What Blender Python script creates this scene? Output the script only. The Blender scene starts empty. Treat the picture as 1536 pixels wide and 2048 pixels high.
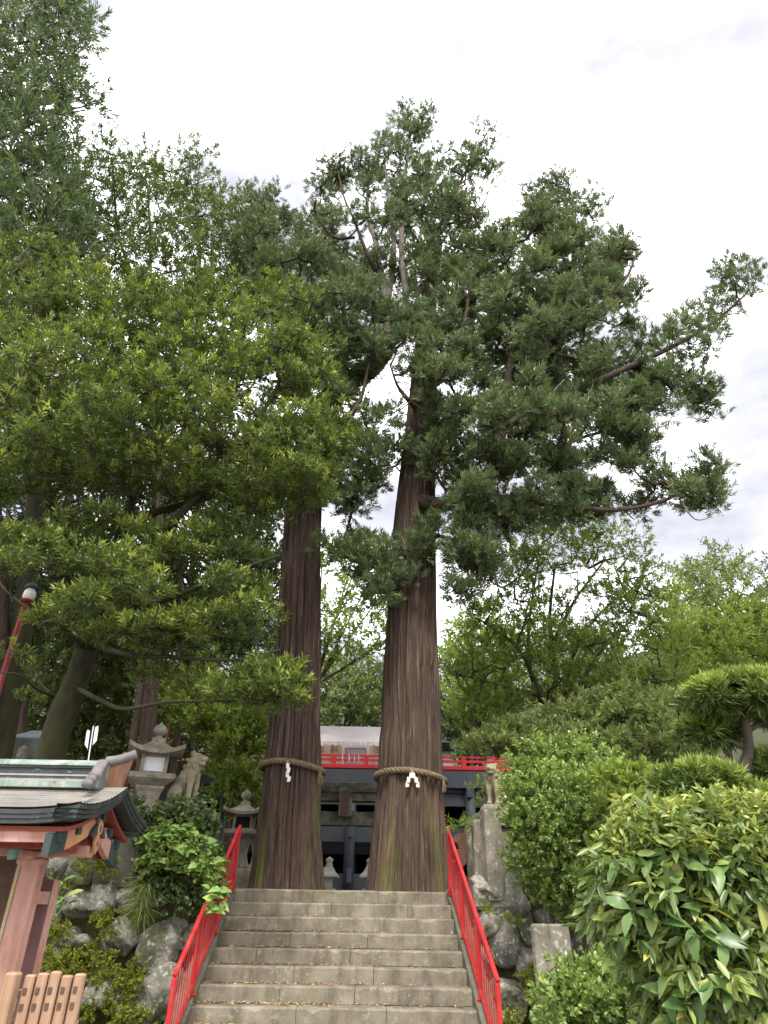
import bpy, math, random
import numpy as np
from mathutils import Vector, Matrix

# ---------------------------------------------------------------- camera, sky, sun, exposure
F = 1320.0; PITCH = math.radians(30.9); ROLL = math.radians(1.0); EYE = 1.6
scene = bpy.context.scene
cam_data = bpy.data.cameras.new('camera'); cam = bpy.data.objects.new('camera', cam_data)
scene.collection.objects.link(cam); scene.camera = cam
cam_data.sensor_fit = 'VERTICAL'; cam_data.sensor_height = 36.0; cam_data.lens = F / 2048 * 36.0
cam_data.clip_start = 0.05; cam_data.clip_end = 2000
CM = Matrix.Rotation(math.pi/2 + PITCH, 3, 'X') @ Matrix.Rotation(ROLL, 3, 'Z')
cam.matrix_world = Matrix.Translation((0, 0, EYE)) @ CM.to_4x4()
SUN_EL, SUN_ROT = math.radians(55), math.radians(183)
world = bpy.data.worlds.new('World'); scene.world = world; world.use_nodes = True
nt = world.node_tree; nt.nodes.clear()
def wn(t, **k):
    n = nt.nodes.new(t)
    for a, b in k.items(): setattr(n, a, b)
    return n
w_out = wn('ShaderNodeOutputWorld'); w_bg = wn('ShaderNodeBackground'); w_bg.inputs['Strength'].default_value = 0.10
w_sky = wn('ShaderNodeTexSky', sky_type='NISHITA', sun_disc=False, sun_elevation=SUN_EL, sun_rotation=SUN_ROT)
w_tc = wn('ShaderNodeTexCoord'); w_map = wn('ShaderNodeMapping'); w_map.inputs['Scale'].default_value = (1, 1, 2.2)
w_map.inputs['Location'].default_value = (4.3, 1, 3)
w_noise = wn('ShaderNodeTexNoise'); w_noise.inputs['Scale'].default_value = 3.0; w_noise.inputs['Detail'].default_value = 7; w_noise.inputs['Roughness'].default_value = 0.58
w_ramp = wn('ShaderNodeValToRGB')
w_ramp.color_ramp.elements[0].position = 0.33; w_ramp.color_ramp.elements[0].color = (2.3, 2.25, 2.55, 1)
e_ = w_ramp.color_ramp.elements.new(0.45); e_.color = (3.2, 3.2, 3.4, 1)
w_ramp.color_ramp.elements[2].position = 0.56; w_ramp.color_ramp.elements[2].color = (12.0, 12.0, 12.3, 1)
w_mix = wn('ShaderNodeMixRGB'); w_mix.inputs['Fac'].default_value = 0.92
nt.links.new(w_tc.outputs['Generated'], w_map.inputs['Vector']); nt.links.new(w_map.outputs['Vector'], w_noise.inputs['Vector'])
nt.links.new(w_noise.outputs['Fac'], w_ramp.inputs['Fac']); nt.links.new(w_sky.outputs['Color'], w_mix.inputs['Color1'])
nt.links.new(w_ramp.outputs['Color'], w_mix.inputs['Color2']); nt.links.new(w_mix.outputs['Color'], w_bg.inputs['Color'])
nt.links.new(w_bg.outputs['Background'], w_out.inputs['Surface'])
sun_d = bpy.data.lights.new('sun', 'SUN'); sun_d.energy = 1.5; sun_d.angle = math.radians(14); sun_d.color = (1, 0.95, 0.87)
sun = bpy.data.objects.new('sun', sun_d); scene.collection.objects.link(sun)
SUN_DIR = Vector((math.sin(SUN_ROT)*math.cos(SUN_EL), math.cos(SUN_ROT)*math.cos(SUN_EL), math.sin(SUN_EL)))   # towards the sun
sun.rotation_euler = SUN_DIR.to_track_quat('Z', 'Y').to_euler()
vs = scene.view_settings; vs.view_transform = 'Standard'; vs.look = 'None'; vs.gamma = 1; vs.exposure = 1.72
scene.render.engine = 'CYCLES'
scene.cycles.max_bounces = 9; scene.cycles.diffuse_bounces = 6; scene.cycles.glossy_bounces = 2; scene.cycles.transmission_bounces = 4
scene.cycles.use_denoising = True

# ---------------------------------------------------------------- survey: a photo point at a known distance -> world
CMn = np.array(CM)
def P(px, py, Y):
    d = CMn @ np.array([(px-768)/F, (1024-py)/F, -1.0])
    return np.array([0, 0, EYE]) + d*(Y/d[1])
def depth(p): return float(-(CMn.T @ (np.asarray(p)-np.array([0, 0, EYE])))[2])
def px2m(p): return depth(p)/F
def AZ(px, Y, z):                       # x of photo column px at distance Y on height z
    lo, hi = -40., 40.
    for _ in range(50):
        m = (lo+hi)/2; l = CMn.T @ np.array([m, Y, z-EYE])
        if 768+F*l[0]/-l[2] < px: lo = m
        else: hi = m
    return lo

# ---------------------------------------------------------------- helpers
COL = scene.collection
def tag(o, label=None, cat=None, group=None, kind=None):
    if label: o['label'] = label
    if cat: o['category'] = cat
    if group: o['group'] = group
    if kind: o['kind'] = kind
    return o
def empty(name, loc, rz=0.0, **k):
    o = bpy.data.objects.new(name, None); COL.objects.link(o); o.location = Vector([float(c) for c in loc]); o.rotation_euler = (0, 0, rz)
    o.empty_display_size = 0.1
    return tag(o, **k)
def wl(o):
    v = Vector((0, 0, 0))
    while o is not None: v = v + o.location; o = o.parent
    return v
def link(name, me, parent=None, world=False):
    o = bpy.data.objects.new(name, me); COL.objects.link(o)
    if parent is not None:
        o.parent = parent
        if world: o.location = -wl(parent)
    return o
def copy_tree(o, parent=None):
    c = o.copy(); COL.objects.link(c); c.parent = parent
    for ch in list(o.children): copy_tree(ch, c)
    return c
def rotz(a): c, s = math.cos(a), math.sin(a); return np.array([[c, -s, 0], [s, c, 0], [0, 0, 1.]])
def rotx(a): c, s = math.cos(a), math.sin(a); return np.array([[1., 0, 0], [0, c, -s], [0, s, c]])
def roty(a): c, s = math.cos(a), math.sin(a); return np.array([[c, 0, s], [0, 1., 0], [-s, 0, c]])
def unit(v): v = np.asarray(v, float); return v/np.maximum(np.linalg.norm(v, axis=-1, keepdims=True), 1e-9)
BOXF = [(0, 3, 2, 1), (4, 5, 6, 7), (0, 1, 5, 4), (1, 2, 6, 5), (2, 3, 7, 6), (3, 0, 4, 7)]
class MB:
    def __init__(s): s.v = []; s.f = []
    def add(s, v, f):
        n = len(s.v); s.v += [tuple(map(float, p)) for p in v]; s.f += [tuple(i+n for i in q) for q in f]; return s
    def box(s, c, d, R=None, taper=1.0):
        x, y, z = d[0]/2, d[1]/2, d[2]/2; t = taper
        p = np.array([(-x, -y, -z), (x, -y, -z), (x, y, -z), (-x, y, -z), (-x*t, -y*t, z), (x*t, -y*t, z), (x*t, y*t, z), (-x*t, y*t, z)])
        if R is not None: p = p @ R.T
        return s.add(p+np.asarray(c, float), BOXF)
    def bar(s, a, b, w, h):              # box from a to b, w wide (sideways), h tall
        a = np.asarray(a, float); b = np.asarray(b, float); d = unit(b-a)
        sd = np.cross(d, (0, 0, 1)); sd = unit(sd) if np.linalg.norm(sd) > 1e-6 else np.array([1., 0, 0]); u = np.cross(sd, d)
        p = [q+sd*i*w/2+u*j*h/2 for q in (a, b) for i, j in ((-1, -1), (1, -1), (1, 1), (-1, 1))]
        return s.add(p, [(0, 1, 2, 3), (4, 7, 6, 5), (0, 4, 5, 1), (1, 5, 6, 2), (2, 6, 7, 3), (3, 7, 4, 0)])
    def tube(s, path, rad, n=8, cap=True):
        v, f = tube(path, rad, n, cap); return s.add(v, f)
    def lathe(s, prof, n=16, c=(0, 0, 0), rot=0.0, sx=1, sy=1):
        v = []; f = []
        for r, z in prof:
            for k in range(n):
                a = rot+2*math.pi*k/n; v.append((c[0]+r*math.cos(a)*sx, c[1]+r*math.sin(a)*sy, c[2]+z))
        for i in range(len(prof)-1):
            for k in range(n):
                k2 = (k+1) % n; f.append((i*n+k, i*n+k2, (i+1)*n+k2, (i+1)*n+k))
        f.append(tuple(range(n-1, -1, -1))); m = (len(prof)-1)*n; f.append(tuple(m+k for k in range(n)))
        return s.add(v, f)
    def prism(s, poly, axis, a, b):      # polygon in the two other axes, swept along axis from a to b
        n = len(poly); idx = {'x': (1, 2, 0), 'y': (0, 2, 1), 'z': (0, 1, 2)}[axis]; v = []
        for t in (a, b):
            for p in poly:
                q = [0, 0, 0]; q[idx[0]] = p[0]; q[idx[1]] = p[1]; q[idx[2]] = t; v.append(q)
        f = [tuple(range(n-1, -1, -1)), tuple(range(n, 2*n))]+[(k, (k+1) % n, n+(k+1) % n, n+k) for k in range(n)]
        return s.add(v, f)
    def sphere(s, c, r, nu=12, nv=8, R=None):
        r = np.broadcast_to(np.asarray(r, float), (3,)); v = [(0, 0, -1)]
        for i in range(1, nv):
            t = math.pi*i/nv-math.pi/2
            for k in range(nu): a = 2*math.pi*k/nu; v.append((math.cos(t)*math.cos(a), math.cos(t)*math.sin(a), math.sin(t)))
        v.append((0, 0, 1)); f = []
        for k in range(nu):
            k2 = (k+1) % nu; f.append((0, 1+k2, 1+k)); b = 1+(nv-2)*nu; f.append((len(v)-1, b+k, b+k2))
            for i in range(nv-2): f.append((1+i*nu+k, 1+i*nu+k2, 1+(i+1)*nu+k2, 1+(i+1)*nu+k))
        p = np.array(v)*r
        if R is not None: p = p @ R.T
        return s.add(p+np.asarray(c, float), f)
    def build(s, name, m, parent=None, smooth=False, bevel=0.0, world=False, seg=1):
        me = bpy.data.meshes.new(name); me.from_pydata(s.v, [], s.f); me.update(); me.materials.append(m)
        if smooth: me.polygons.foreach_set('use_smooth', [True]*len(me.polygons))
        o = link(name, me, parent, world)
        if bevel:
            b = o.modifiers.new('bevel', 'BEVEL'); b.width = bevel; b.segments = seg; b.limit_method = 'ANGLE'; b.angle_limit = 0.6
        return o
def tube(path, rad, n=8, cap=True):
    p = np.asarray(path, float); r = np.broadcast_to(np.asarray(rad, float), (len(p),)); m = len(p)
    t = unit(np.gradient(p, axis=0)); a = t[0]
    up = np.array([0, 0, 1.]) if abs(a[2]) < 0.9 else np.array([1., 0, 0]); u = unit(np.cross(a, up)); vs_ = []
    for i in range(m):
        u = unit(u-t[i]*np.dot(u, t[i])); w = np.cross(t[i], u); an = 2*np.pi*np.arange(n)/n
        vs_.append(p[i]+r[i]*(np.cos(an)[:, None]*u+np.sin(an)[:, None]*w))
    v = np.concatenate(vs_); f = []
    for i in range(m-1):
        for k in range(n):
            k2 = (k+1) % n; f.append((i*n+k, i*n+k2, (i+1)*n+k2, (i+1)*n+k))
    if cap: f += [tuple(range(n-1, -1, -1)), tuple((m-1)*n+k for k in range(n))]
    return v, f
def spline(pts, k=6):
    p = np.asarray(pts, float); q = np.vstack([2*p[0]-p[1], p, 2*p[-1]-p[-2]]); out = []
    for i in range(1, len(q)-2):
        for t in np.arange(k)/k:
            a, b, c, d = q[i-1], q[i], q[i+1], q[i+2]
            out.append(0.5*(2*b+(c-a)*t+(2*a-5*b+4*c-d)*t*t+(3*b-a-3*c+d)*t**3))
    out.append(p[-1]); return np.array(out)
def _h(i): i = (i ^ 61) ^ (i >> 16); i = (i*9) & 0xffffffff; i = i ^ (i >> 4); i = (i*0x27d4eb2d) & 0xffffffff; return (i ^ (i >> 15)) & 0xffff
def vnoise(x, y, z, seed=0):
    x, y, z = np.broadcast_arrays(x, y, z); x0 = np.floor(x).astype(np.int64); y0 = np.floor(y).astype(np.int64); z0 = np.floor(z).astype(np.int64)
    fx, fy, fz = x-x0, y-y0, z-z0; s = lambda t: t*t*(3-2*t); fx, fy, fz = s(fx), s(fy), s(fz); r = 0
    for dx in (0, 1):
        for dy in (0, 1):
            for dz in (0, 1):
                hsh = _h(((x0+dx)*73856093 ^ (y0+dy)*19349663 ^ (z0+dz)*83492791 ^ seed*2654435) & 0xffffffff)/65535.0
                r = r+hsh*(fx if dx else 1-fx)*(fy if dy else 1-fy)*(fz if dz else 1-fz)
    return r
def fbm(x, y, z, o=3, seed=0):
    r = 0; a = .5; t = 0
    for k in range(o): r = r+a*vnoise(x*2**k, y*2**k, z*2**k, seed+k); t += a; a *= .5
    return r/t

# ---------------------------------------------------------------- materials
def mat(name, c1, c2=None, scale=6.0, rough=0.8, bump=0.0, bscale=30.0, patches=(), stretch=(1, 1, 1), bdist=0.02, spec=0.3, detail=5, metal=0.0, thin=0.0):
    c1 = tuple(q*.87 for q in c1); c2 = tuple(q*.87 for q in (c2 or c1))
    m = bpy.data.materials.new(name); m.use_nodes = True; t = m.node_tree; b = t.nodes['Principled BSDF']; N = t.nodes.new; L = t.links.new
    geo = N('ShaderNodeNewGeometry'); mp = N('ShaderNodeMapping'); mp.inputs['Scale'].default_value = stretch; L(geo.outputs['Position'], mp.inputs['Vector'])
    n1 = N('ShaderNodeTexNoise'); n1.inputs['Scale'].default_value = scale; n1.inputs['Detail'].default_value = detail; n1.inputs['Roughness'].default_value = .62; L(mp.outputs[0], n1.inputs['Vector'])
    r = N('ShaderNodeValToRGB'); r.color_ramp.elements[0].position = .32; r.color_ramp.elements[1].position = .68
    r.color_ramp.elements[0].color = (*c1, 1); r.color_ramp.elements[1].color = (*(c2 or c1), 1); L(n1.outputs['Fac'], r.inputs['Fac']); col = r.outputs['Color']
    for k, pt in enumerate(patches):     # (colour, scale, threshold, softness, amount)
        c, s, th, so, am = pt[:5]; n = N('ShaderNodeTexNoise'); n.inputs['Scale'].default_value = s; n.inputs['Detail'].default_value = 6; n.inputs['Roughness'].default_value = .65
        ofs = N('ShaderNodeMapping'); ofs.inputs['Location'].default_value = (7.3*k+3, 1.7*k, 4.1*k)
        if len(pt) > 5: ofs.inputs['Scale'].default_value = pt[5]
        L(geo.outputs['Position'], ofs.inputs['Vector']); L(ofs.outputs[0], n.inputs['Vector'])
        mr = N('ShaderNodeMapRange'); mr.inputs['From Min'].default_value = th-so; mr.inputs['From Max'].default_value = th+so; mr.inputs['To Max'].default_value = am; L(n.outputs['Fac'], mr.inputs['Value'])
        fac = mr.outputs[0]
        if len(pt) > 6:                  # limit to a height band: (z where it is full, z where it is gone)
            sx = N('ShaderNodeSeparateXYZ'); L(geo.outputs['Position'], sx.inputs[0]); zr = N('ShaderNodeMapRange')
            zr.inputs['From Min'].default_value = pt[6][0]; zr.inputs['From Max'].default_value = pt[6][1]; zr.inputs['To Min'].default_value = 1; zr.inputs['To Max'].default_value = 0
            L(sx.outputs['Z'], zr.inputs['Value']); mu = N('ShaderNodeMath'); mu.operation = 'MULTIPLY'; L(fac, mu.inputs[0]); L(zr.outputs[0], mu.inputs[1]); fac = mu.outputs[0]
        mx = N('ShaderNodeMixRGB'); mx.inputs['Color2'].default_value = (*c, 1); L(fac, mx.inputs['Fac']); L(col, mx.inputs['Color1']); col = mx.outputs['Color']
    L(col, b.inputs['Base Color']); b.inputs['Roughness'].default_value = rough; b.inputs['Specular IOR Level'].default_value = spec; b.inputs['Metallic'].default_value = metal
    if bump:
        nb = N('ShaderNodeTexNoise'); nb.inputs['Scale'].default_value = bscale; nb.inputs['Detail'].default_value = 6; nb.inputs['Roughness'].default_value = .65; L(mp.outputs[0], nb.inputs['Vector'])
        bu = N('ShaderNodeBump'); bu.inputs['Strength'].default_value = bump; bu.inputs['Distance'].default_value = bdist; L(nb.outputs['Fac'], bu.inputs['Height']); L(bu.outputs[0], b.inputs['Normal'])
    if thin:
        tr = N('ShaderNodeBsdfTranslucent'); L(col, tr.inputs['Color']); ms = N('ShaderNodeMixShader'); ms.inputs['Fac'].default_value = thin; L(b.outputs[0], ms.inputs[1]); L(tr.outputs[0], ms.inputs[2]); L(ms.outputs[0], t.nodes['Material Output'].inputs['Surface'])
    return m
def leafmat(name, stops, rough=0.45, trans=0.35, spec=0.4, veins=False, tcol=1.25, sat=.88):
    m = bpy.data.materials.new(name); m.use_nodes = True; t = m.node_tree; b = t.nodes['Principled BSDF']; N = t.nodes.new; L = t.links.new
    at = N('ShaderNodeAttribute'); at.attribute_name = 'hue'; r = N('ShaderNodeValToRGB')
    while len(r.color_ramp.elements) < len(stops): r.color_ramp.elements.new(.5)
    for e, (p, c) in zip(r.color_ramp.elements, stops): e.position = p; lu = sum(c)/3; e.color = (*[min(.6, (q*sat+lu*(1-sat))*1.6) for q in c], 1)
    src = at.outputs['Fac']
    if veins:                             # single leaves: the hue comes from the object, blotches from a noise
        oi = N('ShaderNodeObjectInfo'); src = oi.outputs['Random']
    L(src, r.inputs['Fac']); col = r.outputs['Color']
    if veins:
        geo = N('ShaderNodeNewGeometry'); n = N('ShaderNodeTexNoise'); n.inputs['Scale'].default_value = 16; n.inputs['Detail'].default_value = 4; L(geo.outputs['Position'], n.inputs['Vector'])
        mr = N('ShaderNodeMapRange'); mr.inputs['From Min'].default_value = .60; mr.inputs['From Max'].default_value = .68; mr.inputs['To Max'].default_value = .85; L(n.outputs['Fac'], mr.inputs['Value'])
        mx = N('ShaderNodeMixRGB'); mx.inputs['Color2'].default_value = (*veins, 1); L(mr.outputs[0], mx.inputs['Fac']); L(col, mx.inputs['Color1']); col = mx.outputs['Color']
    L(col, b.inputs['Base Color']); b.inputs['Roughness'].default_value = rough; b.inputs['Specular IOR Level'].default_value = spec
    tr = N('ShaderNodeBsdfTranslucent'); g = N('ShaderNodeMixRGB'); g.blend_type = 'MULTIPLY'; g.inputs['Fac'].default_value = 1; g.inputs['Color2'].default_value = (tcol, tcol*1.05, tcol*.55, 1); L(col, g.inputs['Color1']); L(g.outputs[0], tr.inputs['Color'])
    ms = N('ShaderNodeMixShader'); ms.inputs['Fac'].default_value = trans; L(b.outputs[0], ms.inputs[1]); L(tr.outputs[0], ms.inputs[2]); L(ms.outputs[0], t.nodes['Material Output'].inputs['Surface'])
    return m
MOSS = (.075, .085, .022)
M = dict(
    cedar_bark=mat('cedar_bark', (.044, .029, .021), (.118, .079, .058), 9, .92, .8, 14, [((.21, .165, .135), 9, .60, .06, .6, (2.6, 2.6, .10)), ((.030, .018, .014), 12, .62, .05, .7, (2.6, 2.6, .08)), ((.145, .078, .056), 1.4, .56, .1, .45, (1, 1, .5), (3.2, 4.0)), ((.12, .125, .034), 1.0, .575, .06, .8, (1.7, 1.7, .3), (2.5, 4.6))], (2.4, 2.4, .12), .03),
    bark_grey=mat('bark_grey', (.036, .029, .022), (.115, .096, .077), 8, .9, .6, 20, [((.05, .055, .022), 2.5, .55, .1, .6)], (1.5, 1.5, .35)),
    bark_pale=mat('bark_pale', (.15, .125, .10), (.30, .26, .215), 8, .9, .4, 20, [], (1.5, 1.5, .3)),
    bark_moss=mat('bark_moss', (.020, .018, .010), (.050, .042, .026), 7, .95, .7, 22, [((.040, .044, .014), 3, .5, .12, .85)], (1.4, 1.4, .5)),
    bark_red=mat('bark_red', (.035, .022, .016), (.10, .068, .052), 7, .9, .6, 18, [], (2, 2, .3)),
    step=mat('step_stone', (.150, .127, .094), (.31, .272, .205), 3.0, .85, .45, 60, [((.065, .054, .040), 4, .57, .08, .55, (1.3, 1, .30)), ((.15, .155, .085), 2.2, .57, .07, .6), ((.34, .33, .26), 9, .63, .05, .5), ((.50, .49, .41), 34, .66, .03, .8)]),
    stringer=mat('stringer_stone', (.105, .094, .070), (.215, .195, .15), 4, .9, .4, 60, [((.10, .11, .05), 2.5, .55, .1, .6), ((.42, .42, .35), 22, .66, .03, .6)]),
    rock=mat('rock_stone', (.20, .178, .148), (.47, .43, .37), 4.5, .9, .8, 22, [((.045, .038, .030), 3, .58, .08, .7), ((.085, .095, .028), 2.2, .535, .07, .8), ((.50, .59, .52), 14, .59, .05, .85)], bdist=.05),
    lantern=mat('lantern_stone', (.21, .185, .14), (.37, .33, .26), 9, .9, .4, 70, [((.13, .12, .06), 5, .60, .08, .6), ((.08, .07, .055), 4, .62, .06, .6)]),
    lantern_pale=mat('pale_granite', (.42, .38, .32), (.60, .56, .49), 12, .9, .3, 90, [((.28, .25, .20), 5, .62, .06, .6)]),
    komainu=mat('statue_stone', (.22, .185, .12), (.37, .32, .215), 8, .9, .4, 60, [((.11, .10, .055), 5, .58, .08, .6)]),
    torii=mat('torii_stone', (.10, .092, .072), (.22, .205, .165), 5, .95, .7, 40, [((.038, .040, .020), 4, .52, .08, .85), ((.55, .55, .5), 20, .66, .04, .5)]),
    red_rail=mat('red_enamel', (.52, .012, .018), (.60, .022, .024), 3, .38, .05, 50, [((.42, .10, .085), 5, .58, .08, .5), ((.16, .035, .02), 30, .68, .03, .7)], spec=.45),
    red_hall=mat('red_lacquer', (.53, .022, .03), (.60, .035, .045), 2, .5, 0, 30),
    salmon=mat('faded_vermilion', (.44, .215, .165), (.58, .325, .265), 5, .8, .25, 40, [((.66, .42, .35), 3, .55, .1, .7, (1, 1, .3)), ((.24, .07, .05), 6, .62, .06, .4)], (1, 1, .25)),
    shaded_red=mat('shaded_vermilion_board', (.24, .055, .035), (.34, .095, .065), 6, .8, .2, 30),  # darker copy of the vermilion, with the under-eave shade put into its colour
    plum=mat('purple_face', (.20, .105, .105), (.29, .165, .16), 5, .8, .2, 40, [], (1, 1, .3)),  # purple tone for the brace post fronts and the lower board edge
    orange_wood=mat('orange_carved_wood', (.50, .24, .12), (.60, .32, .175), 6, .8, .2, 40),
    brown_wood=mat('brown_wood', (.09, .042, .026), (.19, .095, .06), 6, .85, .4, 25, [], (3, 3, .5)),
    slat_wood=mat('new_slat_wood', (.31, .185, .115), (.45, .29, .19), 5, .75, .3, 30, [((.34, .20, .12), 7, .6, .08, .5, (3, 3, .5))], (4, 4, .5)),
    green_paint=mat('green_end_paint', (.14, .27, .21), (.24, .38, .30), 8, .7, .1, 40),
    copper=mat('copper_sheet', (.20, .185, .165), (.32, .295, .265), 4, .6, .25, 40, [((.26, .235, .21), 3, .55, .1, .5, (.4, 3, 3)), ((.30, .40, .33), 5, .66, .05, .5)], (.5, 2, 2), spec=.4),
    copper_horn=mat('grey_copper', (.12, .112, .108), (.20, .182, .175), 5, .55, .2, 30, [((.24, .34, .28), 7, .64, .05, .5)]),
    copper_dark=mat('dark_copper', (.022, .028, .028), (.055, .065, .062), 6, .5, .2, 40, [((.20, .34, .27), 9, .645, .04, .8, (.6, 1.5, 3))], spec=.4),
    copper_green=mat('verdigris', (.17, .25, .205), (.30, .355, .305), 5, .65, .2, 40, [((.05, .06, .058), 6, .60, .06, .7), ((.45, .42, .39), 4, .6, .07, .6)]),
    seam=mat('pale_copper_seam', (.27, .26, .245), (.36, .345, .32), 6, .6),
    slate_blue=mat('slate_blue_paint', (.058, .064, .078), (.080, .088, .104), 2.5, .55, .08, 40, [((.06, .07, .09), 3, .6, .08, .4)]),
    black=mat('black_shade', (.010, .010, .012), (.016, .016, .019), 3, .9),  # near-black colour stands in for deep shade under the deck and in lanterns
    tent=mat('tent_cloth', (.82, .755, .77), (.90, .83, .845), 2, .8, .1, 12, thin=.62),
    beige=mat('beige_panel', (.62, .50, .36), (.68, .56, .42), 2, .8),
    white_frame=mat('white_frame', (.72, .71, .76), (.78, .77, .82), 2, .6),
    glyph=mat('faded_brown_print', (.30, .19, .14), (.34, .22, .17), 4, .8),
    cream=mat('cream_wall', (.66, .68, .60), (.74, .76, .68), 2, .8),
    rope=mat('straw_rope', (.13, .095, .052), (.29, .225, .135), 30, .95, .7, 120, [((.075, .055, .03), 14, .6, .08, .6)]),
    paper=mat('white_paper', (.78, .76, .74), (.86, .84, .82), 6, .8), paper_old=mat('cream_paper', (.66, .58, .44), (.78, .70, .57), 8, .8),
    soil=mat('soil', (.035, .028, .018), (.085, .066, .042), 5, .95, .6, 25, [((.05, .06, .02), 2.5, .56, .08, .7)]),
    forest_floor=mat('forest_floor', (.030, .034, .014), (.060, .066, .026), 1.5, .95, .6, 8),
    joint=mat('mossy_joint_earth', (.05, .045, .022), (.10, .098, .040), 9, .95, .6, 40, [((.11, .125, .030), 5, .52, .08, .8)]),
    gravel=mat('gravel_court', (.17, .155, .13), (.29, .27, .23), 40, .95, .5, 90),
    lamp_glass=mat('milk_glass', (.72, .70, .66), (.82, .80, .76), 4, .4),
    pole_red=mat('old_red_pole', (.20, .022, .022), (.30, .042, .036), 4, .5, .1, 30), pole_orange=mat('orange_pole', (.56, .085, .04), (.62, .12, .06), 4, .6),
    stele=mat('stele_stone', (.17, .15, .115), (.32, .29, .23), 4, .9, .6, 40, [((.52, .51, .44), 12, .60, .05, .7), ((.07, .065, .045), 6, .60, .06, .7, (2, 2, .4)), ((.12, .125, .08), 3, .56, .1, .6)]),
    lacquer=mat('dark_green_metal', (.03, .05, .05), (.06, .085, .08), 5, .5), crimson=mat('crimson_cloth', (.16, .012, .03), (.24, .02, .04), 3, .8),
    board=mat('brown_sign_board', (.085, .05, .035), (.15, .09, .065), 4, .8, .2, 30), gold=mat('pale_yellow_edge', (.58, .48, .26), (.64, .54, .31), 5, .7),
    tile=mat('grey_roof', (.16, .18, .18), (.28, .31, .31), 5, .7, .3, 20),
)
# ================================================================ the setting: ground, terrace, hillside
ZT = 1.825                                # terrace level at the head of the stairs
YT = 12.6; TREAD = .33; RISE = .188; NST = 10
XL, XR = -2.36, 1.16                      # stair sides
def xl(y): return XL+.02*(YT-y)
def xr(y): return XR+.048*(YT-y)
def sheet(name, xs, ys, zf, m, kind='structure', label=None):
    X, Y = np.meshgrid(xs, ys); Z = zf(X, Y); v = np.stack([X, Y, Z], -1).reshape(-1, 3); nx = len(xs)
    f = [(j*nx+i, j*nx+i+1, (j+1)*nx+i+1, (j+1)*nx+i) for j in range(len(ys)-1) for i in range(nx-1)]
    o = MB().add(v, f).build(name, m, smooth=True); return tag(o, kind=kind, label=label)
sheet('ground', np.linspace(-400, 400, 41), np.linspace(-400, 400, 41), lambda x, y: 0*x-.02-1.0*np.clip((np.hypot(x, y)-30)/60, 0, 1), M['gravel'])
def terr(x, y):
    hill = np.clip((y-31)/45, 0, 1.6)**1.15*16 + np.clip((np.abs(x+1)-15)/30, 0, 1.2)*9*np.clip((y-12)/14, 0, 1)
    return ZT-.012+hill+(fbm(x*.15, y*.15, 0, 3, 5)-.5)*np.clip((y-31)/20, 0, 1)*4
sheet('terrace', np.concatenate([np.linspace(-120, -14, 20), np.linspace(-12, 12, 25), np.linspace(14, 120, 20)]), np.concatenate([np.linspace(12.95, 32, 20), np.linspace(34, 160, 40)]), terr, M['forest_floor'])
e = MB(); e.box((-30, 12.6, .9), (54.6, 1.6, 1.84)); e.box((29.2, 12.85, .9), (55.6, 1.2, 1.84)); e.box((-.6, 13.05, .7), (4.2, .7, 2.2))
tag(e.build('earth_bank', M['soil']), kind='structure')

# ---------------------------------------------------------------- stone staircase, every block a piece of its own
rng = np.random.default_rng(4)
stairs = empty('stone_staircase', ((XL+XR)/2, YT-TREAD*4, 0), label='weathered grey stone staircase leading up to the two roped cedars', cat='staircase')
joints = {0: (.37, .67), 1: (.46, .80), 2: (.24, .69), 3: (.30, .62), 4: (.18, .55), 5: (.34, .64), 6: (.30, .57), 7: (.37, .68), 8: (.28, .71), 9: (.45, .76)}
def stepblock(x0, x1, y0, y1, z0, z1, seed):
    r = np.random.default_rng(seed); n = max(3, int((x1-x0)/.09)); xs = np.linspace(x0, x1, n); v = []; f = []
    for i, x in enumerate(xs):
        w = .006*(fbm(np.array(x*3.), 0., seed*1., 3, seed)-.5)*2; cn = r.uniform(0, .010)+(r.uniform(.012, .04) if r.random() < .10 else 0); g = .006 if i in (0, n-1) else 0
        v += [(x, y0+g, z0), (x, y0+w+g, z1-.016-cn), (x, y0+.018+cn+w+g, z1+w*.5-g), (x, y1, z1), (x, y1, z0)]
    for i in range(n-1):
        for k in range(5): a = i*5+k; b = i*5+(k+1) % 5; f.append((a, a+5, b+5, b))
    f += [tuple(range(5)), tuple((n-1)*5+k for k in range(4, -1, -1))]
    return MB().add(v, f)
for k in range(NST):
    z1 = ZT-RISE*k; y0 = YT-TREAD*k; js = (0, *joints[k], 1); xa_, xb_ = xl(y0)-.02, xr(y0)+.03
    for j in range(len(js)-1):
        g = .003; a = xa_+(xb_-xa_)*js[j]+g; b = xa_+(xb_-xa_)*js[j+1]-g; dz = rng.uniform(-.008, .006); dy = rng.uniform(-.012, .010)
        stepblock(a, b, y0+dy, y0+TREAD+(.12 if k else .5), z1-RISE+.002, z1+dz, k*9+j).build('step_block', M['step'], stairs, world=True, smooth=False)
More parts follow.
